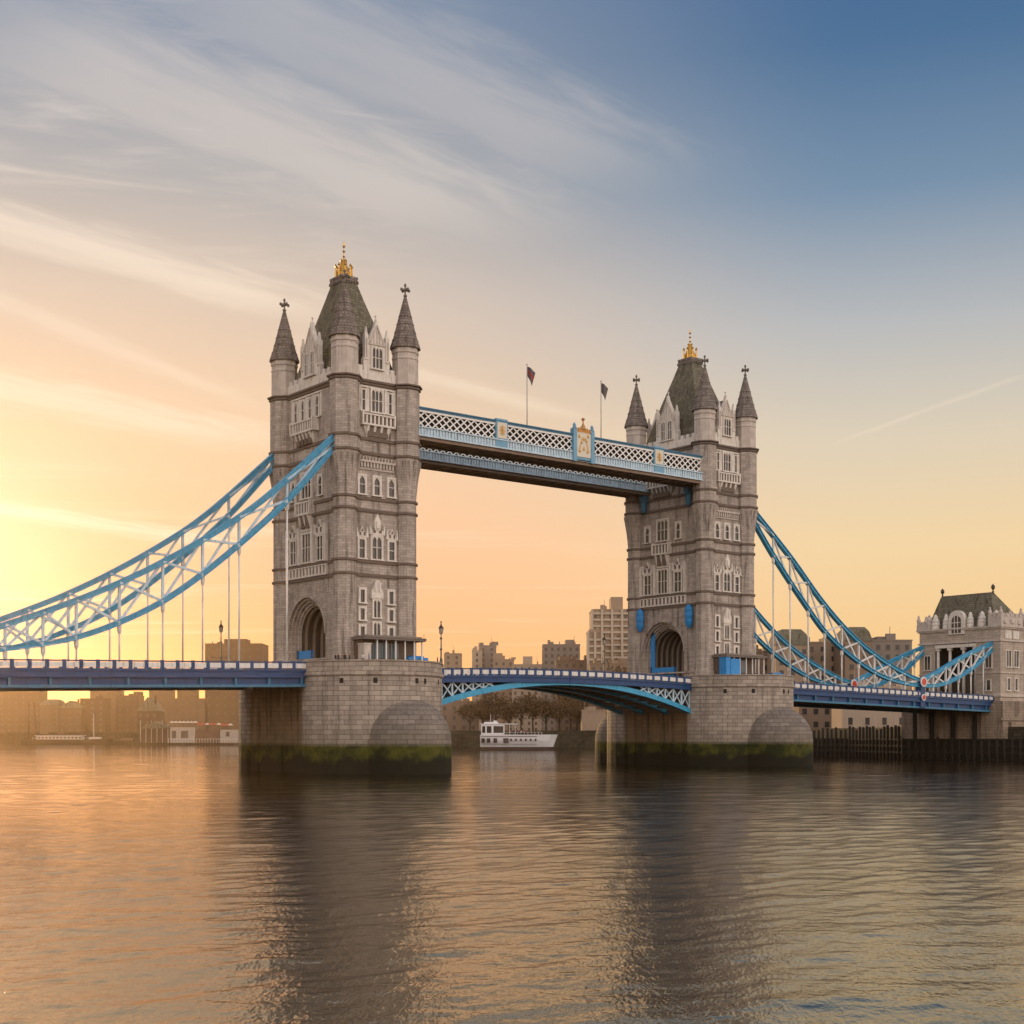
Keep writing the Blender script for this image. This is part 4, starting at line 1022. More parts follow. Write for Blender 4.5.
for v in (7.2, -6.6):
    lb = 'bright blue cover beside the farther arch, '+('left' if v > 0 else 'right')+' of the opening'
    r = thing('lamp_cover', lb, 'cover', (SPAN-6.1, v, 29.2), 0, 'blue covers by the farther arch')
    m = MB(); m.lathe(-1.0, 0, [(0, -2.3), (.35, -2.2), (.7, -1.5), (.85, -.9), (.72, -.6), (.9, .2), (.8, .9), (.88, 1.3), (.6, 2.0), (.3, 2.3), (0, 2.4)], 11, sx=.8, sy=1.1); m.build('sheeting', BRIGHTB, r)
    m = MB(); m.box(-.9, 0, -.15, .15, 2.1, 2.4); m.box(-1.2, 0, -.1, .1, -.1, .1); m.build('bracket', IRON, r)

def lamp(p, h, label, arms=True):
    root = thing('lamp_post', label, 'lamp post', p, 0, 'tall iron lamp posts on the bridge')
    m = MB(); m.lathe(0, 0, [(.45, 0), (.45, .4), (.3, .6), (.26, 1.4), (.16, 1.6), (.12, h*.7), (.1, h-1.2)], 8)
    for z in (h*.45, h*.72): m.lathe(0, 0, [(.13, z-.2), (.26, z), (.13, z+.2)], 8)
    m.build('post', mat('grey green iron', (.12, .13, .12), .5), root)
    m = MB(); m.lathe(0, 0, [(.15, h-1.2), (.34, h-1.0), (.42, h-.3), (.42, h-.25)], 8); m.build('lantern', mat('lantern glass', (.3, .28, .24), .2), root)
    m = MB(); m.lathe(0, 0, [(.5, h-.25), (.4, h-.1), (.15, h+.3), (.08, h+.7), (.16, h+.85), (0, h+1.0)], 8); m.build('lantern_cap', IRON, root)
    if arms:
        m = MB(); m.bar((-1.6*RGT.x, -1.6*RGT.y, h*.45), (1.6*RGT.x, 1.6*RGT.y, h*.45), .12, .12)
        for q in (-1.6, 1.6): m.lathe(q*RGT.x, q*RGT.y, [(0, h*.45-.1), (.12, h*.45+.1), (0, h*.45+.5)], 6)
        m.build('cross_arm', IRON, root)
lamp(at(441, 231, 16.96), 6.6, 'tall lantern post at the right end of the nearer pier', False)
lamp(at(221, 250, 15.0), 10.2, 'tall mast with a cross arm rising behind the left side span')
lamp(at(604, 275, 16.1), 8.5, 'slim lamp post standing on the lifting span left of the farther tower', False)

# ------------------------------------------------------------------ gatehouse on the far bank
def gatehouse():
    root = thing('gatehouse', 'stone gatehouse with steep slate roof where the right deck meets the bank', 'gatehouse', (174, 0, 7))
    OFF = (174, 0, 7)
    B = lambda mb, n, m, p=None: mb.build(n, m, p or root, off=OFF)
    GST = masonry('gatehouse stone', (.47, .40, .33), (.25, .20, .155), 1.3, .55, .03)
    X0, X1, Y0, Y1 = 174.0, 192.0, -12.0, 10.6
    FW_ = Face(X0, 0, (0, -1), (-1, 0)); FS = Face(0, Y0, (1, 0), (0, -1)); FN = Face(0, Y1, (-1, 0), (0, 1))
    w = MB()
    # front with a wide opening, v from -5.2 to 6
    for X, n in ((X0, -1), (X1, 1)):
        w.face([(X, Y0, 14), (X, -5.4, 14), (X, -5.4, 28.2), (X, Y0, 28.2)]); w.face([(X, 6, 14), (X, Y1, 14), (X, Y1, 28.2), (X, 6, 28.2)])
        w.face([(X, Y0, 28.2), (X, Y1, 28.2), (X, Y1, 31.4), (X, Y0, 31.4)])
    for Y in (Y0, Y1): w.face([(X0, Y, 14), (X1, Y, 14), (X1, Y, 31.4), (X0, Y, 31.4)])
    w.face([(X0, Y0, 31.4), (X1, Y0, 31.4), (X1, Y1, 31.4), (X0, Y1, 31.4)])
    B(w, 'wall', GST)
    p = MB()
    for Y in (-5.4, 6): p.face([(X0, Y, 14), (X1, Y, 14), (X1, Y, 28.2), (X0, Y, 28.2)])
    p.face([(X0, -5.4, 28.2), (X1, -5.4, 28.2), (X1, 6, 28.2), (X0, 6, 28.2)])
    p.box(X0+9, X0+9.3, -5.3, 5.9, 21.5, 28.1)
    B(p, 'passage', VAULT)
    c = MB()
    for q in (-5.0, -1.6, 2.2, 5.6): c.tube((X0+.6, q, 15.2), (X0+.6, q, 26.6), .42, .36, 10); c.box(X0+.1, X0+1.1, q-.55, q+.55, 26.6, 27.2)
    c.box(X0-.1, X0+1.2, -5.4, 6.0, 27.2, 28.0); B(c, 'colonnade', TRIM)
    m = MB()
    for z, h, o in ((28.2, .4, .3), (31.2, .35, .35), (31.55, .35, .6), (20.6, .3, .2), (15.0, .5, .35)):
        if z < 28: segs = [(X0-o, X1+o, Y0-o, Y0)] + [(X0-o, X0, Y0, -5.5), (X0-o, X0, 6.1, Y1)] + [(X0-o, X1+o, Y1, Y1+o)]
        else: segs = [(X0-o, X1+o, Y0-o, Y0), (X0-o, X1+o, Y1, Y1+o), (X0-o, X0, Y0, Y1), (X1, X1+o, Y0, Y1)]
        for a, b, c0, d in segs: m.box(a, b, c0, d, z, z+h)
    B(m, 'string_course', CAPST)
    # corner pavilions
    for cx, cy, s in ((X0+4.0, Y0+1.2, 1), (X0+1.4, Y1-1.4, 0), (X1-1.6, Y0+1.6, 0), (X1-1.6, Y1-1.6, 0)):
        t = MB(); hx, hy = (4.6, 1.8) if s else (1.9, 1.9)
        t.box(cx-hx, cx+hx, cy-hy, cy+hy, 31.9, 34.0 if s else 33.2)
        n = 5 if s else 3
        for k in range(n):
            q = cx-hx+(k+.5)*2*hx/n; t.box(q-hx/n*.62, q+hx/n*.62, cy-hy-.05, cy+hy+.05, 34.0 if s else 33.2, 34.9 if s else 34.0)
        for k in range(3):
            q = cy-hy+(k+.5)*2*hy/3; t.box(cx-hx-.06, cx+hx+.06, q-.4, q+.4, 33.6 if s else 33.0, 34.7 if s else 33.9)
        if s:
            for q in (-3, 0, 3): t.lathe(cx+q, cy-hy-.1, [(0, 32.2), (.7, 32.5), (.7, 33.4), (0, 33.8)], 10, sy=.3)
        for ax in (-1, 1):
            for ay in (-1, 1):
                zt = 34.6 if s else 33.8
                t.lathe(cx+ax*(hx-.35), cy+ay*(hy-.35), [(.42, zt-1.5), (.42, zt+.3), (.55, zt+.35), (.5, zt+.6), (.22, zt+1.3), (.3, zt+1.5), (0, zt+1.9)], 8)
        B(t, 'corner_turret', CAPST)
    # beehive finials along the parapet
    for q in (-10.4, -6.6, -3.4, 3.4, 6.4, 8.2):
        t = MB(); big = 1.0 if abs(q) > 5 else .8
        t.lathe(X0+.7, q, [(1.05*big, 31.9), (1.15*big, 32.4), (1.0*big, 32.6), (1.15*big, 33.2), (.95*big, 33.5), (1.0*big, 34.1), (.65*big, 34.5), (.6*big, 35.0), (.2, 35.6), (0, 35.7)], 10)
        B(t, 'finial', TRIM)
    g = MB()
    arc = [(-2.2, 30.4)] + [(-2.2*math.cos(math.pi*k/14), 34.0+2.2*math.sin(math.pi*k/14)) for k in range(15)] + [(2.2, 30.4)]
    Fg = Face(X0, -.2, (0, -1), (-1, 0))
    g.plate(Fg, arc, -.8, .4); go = B(g, 'gable', TRIM)
    wn = MB(); ar2 = [(-1.3, 30.7)] + [(-1.3*math.cos(math.pi*k/14), 33.6+1.3*math.sin(math.pi*k/14)) for k in range(15)] + [(1.3, 30.7)]
    wn.plate(Fg, ar2, .38, .46); wo = B(wn, 'window', GLASS, go)
    br = MB()
    for q in (-.45, .45): br.fbox(Fg, q-.09, q+.09, 30.7, 34.8, .46, .56)
    for z in (31.9, 33.2): br.fbox(Fg, -1.25, 1.25, z-.08, z+.08, .46, .54)
    B(br, 'mullion', TRIM, go)
    r = MB(); e = [(X0+1.6, Y0+2.6), (X1-1.0, Y0+2.6), (X1-1.0, Y1-.8), (X0+1.6, Y1-.8)]; t = [(X0+4.6, -6.6), (X0+6.0, -6.6), (X0+6.0, 7.6), (X0+4.6, 7.6)]
    r.ring(e, t, 31.7, 40.2); r.cap(t, 40.2); ro = B(r, 'roof', SLATE)
    for q in (-6.6, 7.6):
        f = MB(); f.lathe(X0+5.3, q, [(.3, 40.0), (.25, 40.6), (.14, 41.0), (.5, 41.5), (.45, 42.0), (.1, 42.4), (0, 42.6)], 8); B(f, 'ridge_finial', IRON, ro)
    rg = MB(); rg.box(X0+5.0, X0+5.6, -6.6, 7.6, 40.1, 40.5); B(rg, 'ridge', SPIRE, ro)
    # windows of the side face and of the front piers
    def win(F, s, z0, ww, hh, n=2):
        f = MB(); f.fbox(F, s-ww/2, s-ww/2+.2, z0, z0+hh, 0, .25); f.fbox(F, s+ww/2-.2, s+ww/2, z0, z0+hh, 0, .25); f.fbox(F, s-ww/2+.2, s+ww/2-.2, z0+hh-.2, z0+hh, 0, .25); f.fbox(F, s-ww/2-.15, s+ww/2+.15, z0-.25, z0, 0, .35)
        for k in range(1, n): q = s-ww/2+ww*k/n; f.fbox(F, q-.06, q+.06, z0, z0+hh-.2, 0, .18)
        o = B(f, 'window', TRIM); q = MB(); q.fbox(F, s-ww/2+.19, s+ww/2-.19, z0, z0+hh-.19, -.02, .05); B(q, 'pane', GLASS, o)
    for s in (177.2, 180.4): win(FS, s, 22.2, 2.4, 4.0); win(FS, s, 16.6, 1.5, 3.0, 1)
    for s in (185.4, 188.8): win(FS, s, 22.2, 2.2, 3.6); win(FS, s, 16.6, 1.5, 3.0, 1)
    for s in (-8.2, 8.9): win(FW_, s, 22.0, 2.0, 3.6); win(FW_, s, 16.6, 1.4, 2.6, 1)
    pn = MB()
    for s in (177.2, 180.4, 185.4, 188.8): pn.fbox(FS, s-1.3, s+1.3, 28.9, 30.8, .02, .14)
    B(pn, 'carved_panel', TRIM)
    # abutment
    a = MB(); a.box(X0-.6, X1+2, Y0-1.0, Y1+3.0, -2, 14.0)
    for q in (13.6, 9.0, 3.2, -2.6, -9.0): a.box(X0-1.3, X0-.6, q-1.9, q+1.4, -2, 13.4)
    a.box(X0-1.6, X1+2.3, Y0-1.3, Y0-1.0, 9.4, 10.0); a.box(X0+2, X0+9, Y0-1.7, Y0-1.0, -2, 9.0)
    B(a, 'abutment', masonry('abutment stone', (.30, .235, .18), (.16, .12, .09), 1.8, .7, .03, streak=.6))
    d = MB()
    for q in (11.4, 6.5, .4, -5.6): d.box(X0-1.0, X0-.59, q-.5, q+.5, -2, 13.6)
    B(d, 'groove_shade', DARK)  # dark strips paint the shade of the grooves between the pilasters
gatehouse()

# ------------------------------------------------------------------ banks
LZ = 7.0
BL = [Vector((176, -420, 0)), Vector((176, 15, 0))]+[at(*q) for q in ((858, 398), (800, 440), (740, 500), (680, 560), (620, 620), (560, 645), (450, 665), (400, 720), (330, 820), (232, 900), (150, 985), (60, 1080), (-60, 1200), (-330, 1500), (-1500, 2000))]
g = MB(); g.face([(p.x, p.y, LZ) for p in BL]+[(-600, 3550, LZ), (2900, 3550, LZ), (2900, -420, LZ)])
structure(g.build('far_bank', mat('bank ground', (.06, .05, .04), .95), recalc=False))
q = MB()
for a, b in zip(BL, BL[1:]):
    d = (b-a).normalized(); n = Vector((-d.y, d.x, 0))
    L = (b-a).length; k = max(1, int(L/40))
    for i in range(k):
        p0, p1 = a+(b-a)*(i/k), a+(b-a)*((i+1)/k)
        q.hexa([p0+n*-.6+Vector((0, 0, -3)), p1+n*-.6+Vector((0, 0, -3)), p1+n*1.2+Vector((0, 0, -3)), p0+n*1.2+Vector((0, 0, -3)),
                p0+n*-.6+Vector((0, 0, LZ+.9)), p1+n*-.6+Vector((0, 0, LZ+.9)), p1+n*.3+Vector((0, 0, LZ+.9)), p0+n*.3+Vector((0, 0, LZ+.9))])
tag(q.build('quay_wall', QUAY), 'dark weedy quay wall along the far bank of the river', 'quay wall')
# timber fender
def fender():
    a, b, c, e = at(810, 402), at(850, 384), Vector((170.5, 13, 0)), Vector((170.5, -60, 0))
    root = thing('timber_fender', 'dark timber fender piles in front of the right bank and gatehouse', 'fender', (a.x, a.y, 0))
    pts = []
    for p, r, h0 in ((a, b, 7.9), (b, c, 7.9), (c, e, 4.9)):
        k = max(1, int((r-p).length/2.0)); pts += [(p+(r-p)*(i/k), h0) for i in range(k)]
    pts = pts[:96]
    for i, (p, h0) in enumerate(pts):
        m = MB(); h = h0+random.uniform(-.7, .7); m.tube((0, 0, -2.5), (random.uniform(-.1, .1), random.uniform(-.1, .1), h), .42, .36, 8)
        o = m.build('pile', TIMBER, root); o.location = (p.x-a.x, p.y-a.y, 0)
    m = MB()
    for p, r in ((a, b), (b, c), (c, e)):
        for z in (1.6, 3.2, 4.8): m.bar(p-a+Vector((0, 0, z)), r-a+Vector((0, 0, z)), .4, .5)
        m.bar(p-a+Vector((.4, .3, 2.4)), r-a+Vector((.4, .3, 2.4)), .15, 4.6)
    m.build('waling', TIMBER, root)
fender()

# ------------------------------------------------------------------ houses of the skyline
RZ = math.atan2(RGT.y, RGT.x)
BW = mat('dim window', (.035, .032, .032), .25)
BWF = mat('haze faded window', (.10, .08, .065), .4)  # distance haze put into the colour, closer to the walls
def building(px0, px1, ytop, D, label, col, depth=16, fl=3.4, ww=1.5, wh=1.9, sp=3.2, top='flat', rot=0.0, win=True, boxes=(), mcol=None, zmin=LZ, name='building', cat='building', maxw=80, bands=False):
    w = (px1-px0)/FX*D; p = at((px0+px1)/2, D, LZ)
    root = thing(name, label, cat, p, RZ+R(rot), 'buildings of the skyline')
    H = zy(ytop, D)-LZ; wall = mat('house wall %.2f %.2f %.2f' % col, col, .85, var=.22, vscale=.15, streak=.3)
    b = MB(); b.box(-w/2, w/2, 0, depth, -.5, H)
    if top == 'flat': b.box(-w/2-.2, w/2+.2, -.2, depth+.2, H, H+.5); b.box(-w/2+.3, w/2-.3, .3, depth-.3, H+.5, H+.55)
    bo = b.build('wall', wall, root)
    if bands:
        b = MB(); z = fl
        while z < H-1: b.box(-w/2-.5, w/2+.5, -.9, 0, z-.55, z+.5); z += fl
        for k in range(bands+1): q = -w/2+w*k/bands; b.box(q-.6, q+.6, -1.3, 0, 0, H+.2)
        b.build('balcony_band', mat('pale band', (.46, .39, .31), .8, var=.2, vscale=.2), root)
    if top == 'mansard':
        r = MB(); e = [(-w/2-.3, -.3), (w/2+.3, -.3), (w/2+.3, depth+.3), (-w/2-.3, depth+.3)]; h2 = boxes[0]; ins = min(w*.22, 4.5)
        t = [(-w/2+ins, ins), (w/2-ins, ins), (w/2-ins, depth-ins), (-w/2+ins, depth-ins)]
        m2 = [(x*.985+(tx-x)*.45, y+(ty-y)*.45) for (x, y), (tx, ty) in zip(e, t)]
        r.ring(e, m2, H, H+h2*.7); r.ring(m2, t, H+h2*.7, H+h2); r.cap(t, H+h2); r.build('roof', SLATE, root)
    elif top == 'gable':
        r = MB(); h2 = boxes[0]
        r.face([(-w/2-.4, -.3, H), (w/2+.4, -.3, H), (0, -.3, H+h2)]); r.face([(-w/2-.4, depth, H), (0, depth, H+h2), (w/2+.4, depth, H)])
        for s in (-1, 1): r.face([(s*(w/2+.4), -.3, H), (0, -.3, H+h2), (0, depth, H+h2), (s*(w/2+.4), depth, H)])
        r.build('roof', SLATE, root)
        c = MB(); c.box(w*.2, w*.2+1.2, depth*.4, depth*.4+1.6, H+h2*.3, H+h2+1.5); c.build('chimney', wall, root)
    else:
        for a, bq, h in boxes:
            c = MB(); c.box(-w/2+w*a, -w/2+w*bq, depth*.25, depth*.8, H+.5, H+.5+h); c.build('plant_room', wall, root)
        rd = random.Random(int(px0*7+ytop))
        for kk in range(rd.randint(2, 5)):
            q = rd.uniform(-.46, .4)*w; hh = rd.uniform(.8, 2.6); ww_ = rd.uniform(.5, 1.6) if kk else rd.uniform(2, 4)
            c = MB(); c.box(q, q+ww_, 1.0+kk, 2.4+kk, H+.5, H+.5+hh)
            if kk == 1: c.tube((q, 2, H+.5), (q, 2, H+5.5), .12, n=5)
            c.build('chimney', wall, root)
    if win:
        nx = max(1, int((w-1)/sp)); nz = max(1, int((H-1.5)/fl)); src = None
        while nx*nz > maxw:
            if nz > nx*1.5: nz -= 1
            else: nx -= 1
        s2 = w/nx; f2 = (H-.8)/nz
        m = MB(); m.box(-ww/2, ww/2, -.07, .1, 0, wh); m.box(-ww/2-.15, ww/2+.15, -.16, 0, -.2, 0, 1)
        for i in range(nx):
            for j in range(nz):
                loc = (-w/2+s2*(i+.5), 0, f2*j+f2*.32)
                if src is None: src = m.build('window', [BW if D < 600 else BWF, wall], root); src.location = loc
                else: dupe(src, root, loc)
    return root
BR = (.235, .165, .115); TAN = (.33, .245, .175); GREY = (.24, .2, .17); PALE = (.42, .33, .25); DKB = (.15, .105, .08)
BACKLIT = (.11, .07, .045); BACKLIT2 = (.16, .105, .065); BACKLIT3 = (.075, .05, .035)  # backlit silhouette darkness put into these wall colours
# far left, in the glow
building(-16, 41, 688, 1130, 'wide flat roofed block at the far left under the bridge deck', BACKLIT, fl=4, sp=5, boxes=((.4, .8, 2.5),))
building(40, 60, 705, 1090, 'low mansard roofed block right of the wide far left block', BACKLIT2, fl=4, sp=5, top='mansard', boxes=(4.5,))
building(58, 82, 708, 1075, 'low gabled warehouse right of the barge masts', BACKLIT, fl=4, sp=5, top='gable', boxes=(5.5,))
building(80, 105, 699, 1085, 'brick block left of the stepped block, behind the barge', BACKLIT3, fl=4, sp=5)
building(90, 119, 691, 1160, 'stepped flat block with a higher middle, behind the barge', BACKLIT2, fl=4, sp=5, boxes=((.1, .6, 3.5),))
building(116, 139, 696, 1120, 'flat block just left of the gabled house', BACKLIT, fl=4, sp=5, boxes=((.7, 1.0, 3),))
building(137, 158, 711, 930, 'tall gabled brick house by the floating pier', BACKLIT3, depth=18, top='gable', boxes=(9.0,), sp=4, fl=4)
building(149, 171, 687, 1240, 'pale tall block rising behind the gabled house', BACKLIT2, fl=4, sp=5)
building(158, 208, 699, 1120, 'long block behind the floating pier', BACKLIT2, fl=4, sp=5, boxes=((.5, .75, 2),))
building(177, 195, 688, 1260, 'narrow pale block above the long block', BACKLIT2, fl=4, sp=5)
building(205, 262, 644, 1120, 'big brown flat topped block rising above the deck left of the nearer tower', BACKLIT, depth=30, fl=4.2, sp=5, bands=0, boxes=((.3, .7, 4),))
# centre
building(444, 461, 654, 900, 'small pale block right of the nearer pier lamp', TAN, sp=4)
building(472, 482, 651, 905, 'narrow block beside the square brick block, centre skyline', PALE, sp=4)
building(479, 496, 646, 915, 'square brick block with a mast, centre skyline', GREY, sp=4, boxes=((.0, .25, 2),))
building(493, 514, 660, 885, 'low stepped block right of the square brick block', TAN, sp=4, boxes=((.0, .45, 4),))
building(512, 553, 665, 865, 'long low flat block in the middle of the skyline', PALE, sp=4, boxes=((.27, .5, 5),))
building(543, 580, 645, 820, 'dark square office block left of the tall flats', GREY, sp=3.4, depth=26, boxes=((.62, .86, 3.0),))
building(556, 592, 661, 750, 'low brick terrace in front of the dark office block', BR, sp=3.6, boxes=((.1, .2, 2.5), (.45, .55, 2.2), (.8, .9, 2.8)))
building(588, 602, 632, 725, 'lower wing at the left of the tall flats', TAN, sp=4, bands=2)
building(592, 652, 610, 745, 'tall block of pale flats with balconies left of the farther tower', TAN, depth=26, fl=3.3, sp=3.2, bands=6, boxes=((.33, .53, 7.0),), maxw=96)
building(590, 636, 664, 700, 'low brick range at the foot of the tall flats', BR, sp=3.6, boxes=((.1, .16, 2.5), (.4, .5, 2), (.7, .76, 2.5)))
building(440, 478, 702, 690, 'low brick shed beside the nearer pier under the lifting span', BR, sp=4, boxes=((.2, .5, 2),))
building(582, 606, 711, 655, 'plain beige box building by the trees under the lifting span', TAN, win=False)
# right
building(748, 782, 652, 540, 'low brick range just right of the farther tower', BR, sp=3.4, boxes=((.3, .36, 2.5), (.6, .7, 2)))
building(776, 810, 645, 520, 'corner block with rounded slate mansard behind the chains', TAN, top='mansard', boxes=(6.0,), sp=3.4, depth=18)
building(806, 850, 643, 530, 'long brick palace front between the two mansards', TAN, sp=3.2, depth=20, boxes=((.02, .12, 1.6), (.5, .6, 2.0)))
building(845, 872, 641, 510, 'block with tall slate mansard left of the gatehouse', BR, top='mansard', boxes=(5.2,), sp=3.4, depth=18)
building(864, 912, 641, 525, 'flat roofed stone block next to the gatehouse', GREY, sp=3.2, depth=20, boxes=((.35, .6, 1.5),))
building(842, 910, 688, 430, 'pale rendered house with square windows under the right deck', PALE, sp=4.4, ww=1.3, wh=2.2, fl=5.0, depth=14)
building(799, 844, 690, 462, 'dark brick warehouse beside the pale house under the right deck', BR, sp=3.2, fl=3.6)

# ------------------------------------------------------------------ trees
LEAF = bpy.data.materials.new('autumn leaves'); LEAF.use_nodes = True
T = NT(LEAF.node_tree); bs = T.n['Principled BSDF']
nn = T.noise(T.node('ShaderNodeTexCoord').outputs['Object'], 1.2, 3, .6)
T.put(bs.inputs['Base Color'], T.mix(T.sm(nn, .35, .65), (.055, .035, .015), (.15, .085, .03))); bs.inputs['Roughness'].default_value = .8
BARK = mat('bark', (.06, .045, .035), .95)
def tree_proto(seed, h):
    rd = random.Random(seed)
    root = thing('tree', None, None, (0, 0, 0), 0, 'trees on the bank behind the boat')
    t = MB(); t.tube((0, 0, -.5), (.2, .1, h*.4), .4, .26, 7)
    tips = []
    for k in range(11):
        a = k*2.4+rd.uniform(-.3, .3); z0 = h*rd.uniform(.25, .42); l = h*rd.uniform(.25, .42)
        q = Vector((math.cos(a)*l*.75, math.sin(a)*l*.75, z0+l*rd.uniform(.5, 1.0))); t.tube((.15, .05, z0), q, .16, .05, 5); tips.append(q)
        for j in range(2):
            q2 = q+Vector((rd.uniform(-1, 1), rd.uniform(-1, 1), rd.uniform(.2, 1)))*h*.14; t.tube(q, q2, .06, .02, 4, caps=False); tips.append(q2)
    t.tube((.2, .1, h*.4), (.1, .3, h*.85), .25, .05, 6); tips.append(Vector((0, 0, h*.85))); tips.append(Vector((0, 0, h*.65)))
    t.build('trunk', BARK, root)
    c = MB()
    for q in tips:
        for k in range(46):
            v = Vector((rd.gauss(0, 1), rd.gauss(0, 1), rd.gauss(0, .8)))*h*.075; o = q+v
            if o.z < h*.16: continue
            n = Vector((rd.gauss(0, 1), rd.gauss(0, 1), rd.gauss(0, 1))).normalized(); a = n.orthogonal().normalized(); b = n.cross(a); s = rd.uniform(.22, .48)
            c.face([o+a*s, o+b*s*.7, o-a*s, o-b*s*.7])
    c.build('crown', LEAF, root, recalc=False)
    return root
protos = [tree_proto(3, 16.0), tree_proto(8, 14.0)]
tl = ['leftmost russet tree by the brick shed under the lifting span', 'second russet tree from the brick shed under the lifting span', 'russet tree behind the stern of the white boat', 'russet tree above the cabin of the white boat', 'russet tree above the deck crowd of the white boat', 'tallest russet tree in the middle of the row', 'russet tree above the bow of the white boat', 'russet tree just right of the white boat', 'russet tree standing back left of the beige box', 'last russet tree of the row, against the beige box', 'small brown tree at the foot of the tall flats', 'small brown tree in front of the brick terrace']
tp = [(470, 668, 1.0), (483, 672, 1.05), (496, 678, 1.1), (509, 670, 1.12), (521, 680, 1.1), (533, 672, 1.2), (546, 676, 1.12), (559, 670, 1.08), (571, 680, 1.1), (580, 668, 1.0), (620, 690, 1.9), (577, 720, 1.9)]
first = {}
for i, (px, D, s) in enumerate(tp):
    pr = protos[i % 2]
    o = pr if i < 2 else copy_tree(pr)
    o.location = at(px, D, LZ); o.rotation_euler.z = i*1.7; o.scale = (s, s, s*(.95+.1*(i % 3)))
    o['label'] = tl[i]; o['category'] = 'tree'

# ------------------------------------------------------------------ people
def person_mesh(stride):
    V, E, RAD = [], [], []
    def v(x, y, z, r): V.append((x, y, z)); RAD.append(r); return len(V)-1
    def e(a, b): E.append((a, b))
    pel = v(0, 0, .95, .15); wst = v(0, 0, 1.12, .135); ch = v(0, .0, 1.34, .165); nk = v(0, .0, 1.49, .06); hd0 = v(0, .02, 1.56, .075); hd = v(0, .02, 1.66, .1); top = v(0, .01, 1.74, .07)
    for a, b in ((pel, wst), (wst, ch), (ch, nk), (nk, hd0), (hd0, hd), (hd, top)): e(a, b)
    ns = v(0, .12, 1.64, .018); e(hd, ns)
    for s in (-1, 1):
        er = v(s*.1, .02, 1.65, .02); e(hd, er)
        f = stride*s
        hip = v(s*.10, 0, .88, .11); kn = v(s*.11, f*.16+.02, .50, .075); an = v(s*.11, f*.28-.02, .09, .05); toe = v(s*.12, f*.28+.16, .045, .04)
        e(pel, hip); e(hip, kn); e(kn, an); e(an, toe)
        sh = v(s*.19, 0, 1.42, .075); el = v(s*.25, -f*.1-.02, 1.14, .052); wr = v(s*.25, -f*.2+.08, .90, .034); pm = v(s*.25, -f*.22+.1, .83, .034)
        e(ch, sh); e(sh, el); e(el, wr); e(wr, pm)
        for k in range(4):
            ln = (.06, .075, .08, .065)[k]; x = s*.25; y = -f*.22+.075+.02*k
            a = v(x, y, .795, .009); b = v(x-s*.006, y+.005, .795-ln*.55, .0085); c = v(x-s*.02, y+.008, .795-ln, .007); e(pm, a); e(a, b); e(b, c)
        t0 = v(x-s*.02, -f*.22+.14, .83, .011); t1 = v(x-s*.03, -f*.22+.16, .79, .009); e(pm, t0); e(t0, t1)
    me = bpy.data.meshes.new('person_body'); me.from_pydata(V, E, [])
    o = bpy.data.objects.new('person_body', me); C.objects.link(o)
    md = o.modifiers.new('skin', 'SKIN'); sv = me.skin_vertices[0].data
    for i, r in enumerate(RAD): sv[i].radius = (r, r*(.75 if i in (0, 1, 2) else 1)); sv[i].use_root = (i == 0)
    o.modifiers.new('sub', 'SUBSURF').levels = 1
    dg = bpy.context.evaluated_depsgraph_get(); m2 = bpy.data.meshes.new_from_object(o.evaluated_get(dg))
    bpy.data.objects.remove(o); m2.name = 'person_body'
    m2.materials.clear()
    for m in (mat('jacket', (.03, .03, .035), .8), mat('trousers', (.03, .032, .05), .8), SKIN, HAIR): m2.materials.append(m)
    for p in m2.polygons:
        c = p.center; p.use_smooth = True
        if c.z > 1.70 or (c.z > 1.60 and c.y < .0 and abs(c.x) < .13): p.material_index = 3
        elif c.z > 1.49 or (abs(c.x) > .2 and c.z < .89): p.material_index = 2
        elif c.z < .93 and abs(c.x) < .2: p.material_index = 1
        else: p.material_index = 0
    return m2
PM = [person_mesh(0.15), person_mesh(1.0)]
JK = {'dark': mat('jacket', (.03, .03, .035), .8), 'red': mat('red coat', (.42, .05, .04), .8), 'white': mat('white shirt', (.6, .58, .55), .8), 'blue': mat('blue coat', (.06, .14, .3), .8), 'tan': mat('tan coat', (.3, .19, .1), .8)}
def person(p, label, jk, walk, rz, grp):
    o = bpy.data.objects.new('person', PM[walk]); C.objects.link(o); o.location = p; o.rotation_euler.z = rz
    o.material_slots[0].link = 'OBJECT'; o.material_slots[0].material = JK[jk]
    return tag(o, label, 'person', grp)
G1 = 'people on the nearer pier'
for px, D, jk, lb, w in ((335.5, 221.5, 'dark', 'person in dark jacket, leftmost of those by the nearer pier parapet', 0), (338.3, 221.2, 'dark', 'person in dark jacket second from left by the nearer pier parapet', 0),
                         (341.5, 221, 'tan', 'person in tan coat among the dark jackets by the pier parapet', 1), (345, 221, 'dark', 'person in dark jacket right of the tan coat by the parapet', 0),
                         (349.5, 221, 'dark', 'person in dark jacket nearest the pavilion end screen', 1), (363, 220.5, 'white', 'person in white shirt standing before the nearer pavilion glass', 0),
                         (369, 220.5, 'blue', 'person in blue coat standing before the nearer pavilion glass', 0), (423.5, 230, 'tan', 'person in tan coat beside the low blue box on the nearer pier', 0), (437.5, 231.5, 'dark', 'person in dark jacket beside the lantern post on the nearer pier', 0)):
    person(at(px, D, 16.97), lb, jk, w, RZ+random.uniform(-2, 2), G1)
G2 = 'people walking on the right deck'
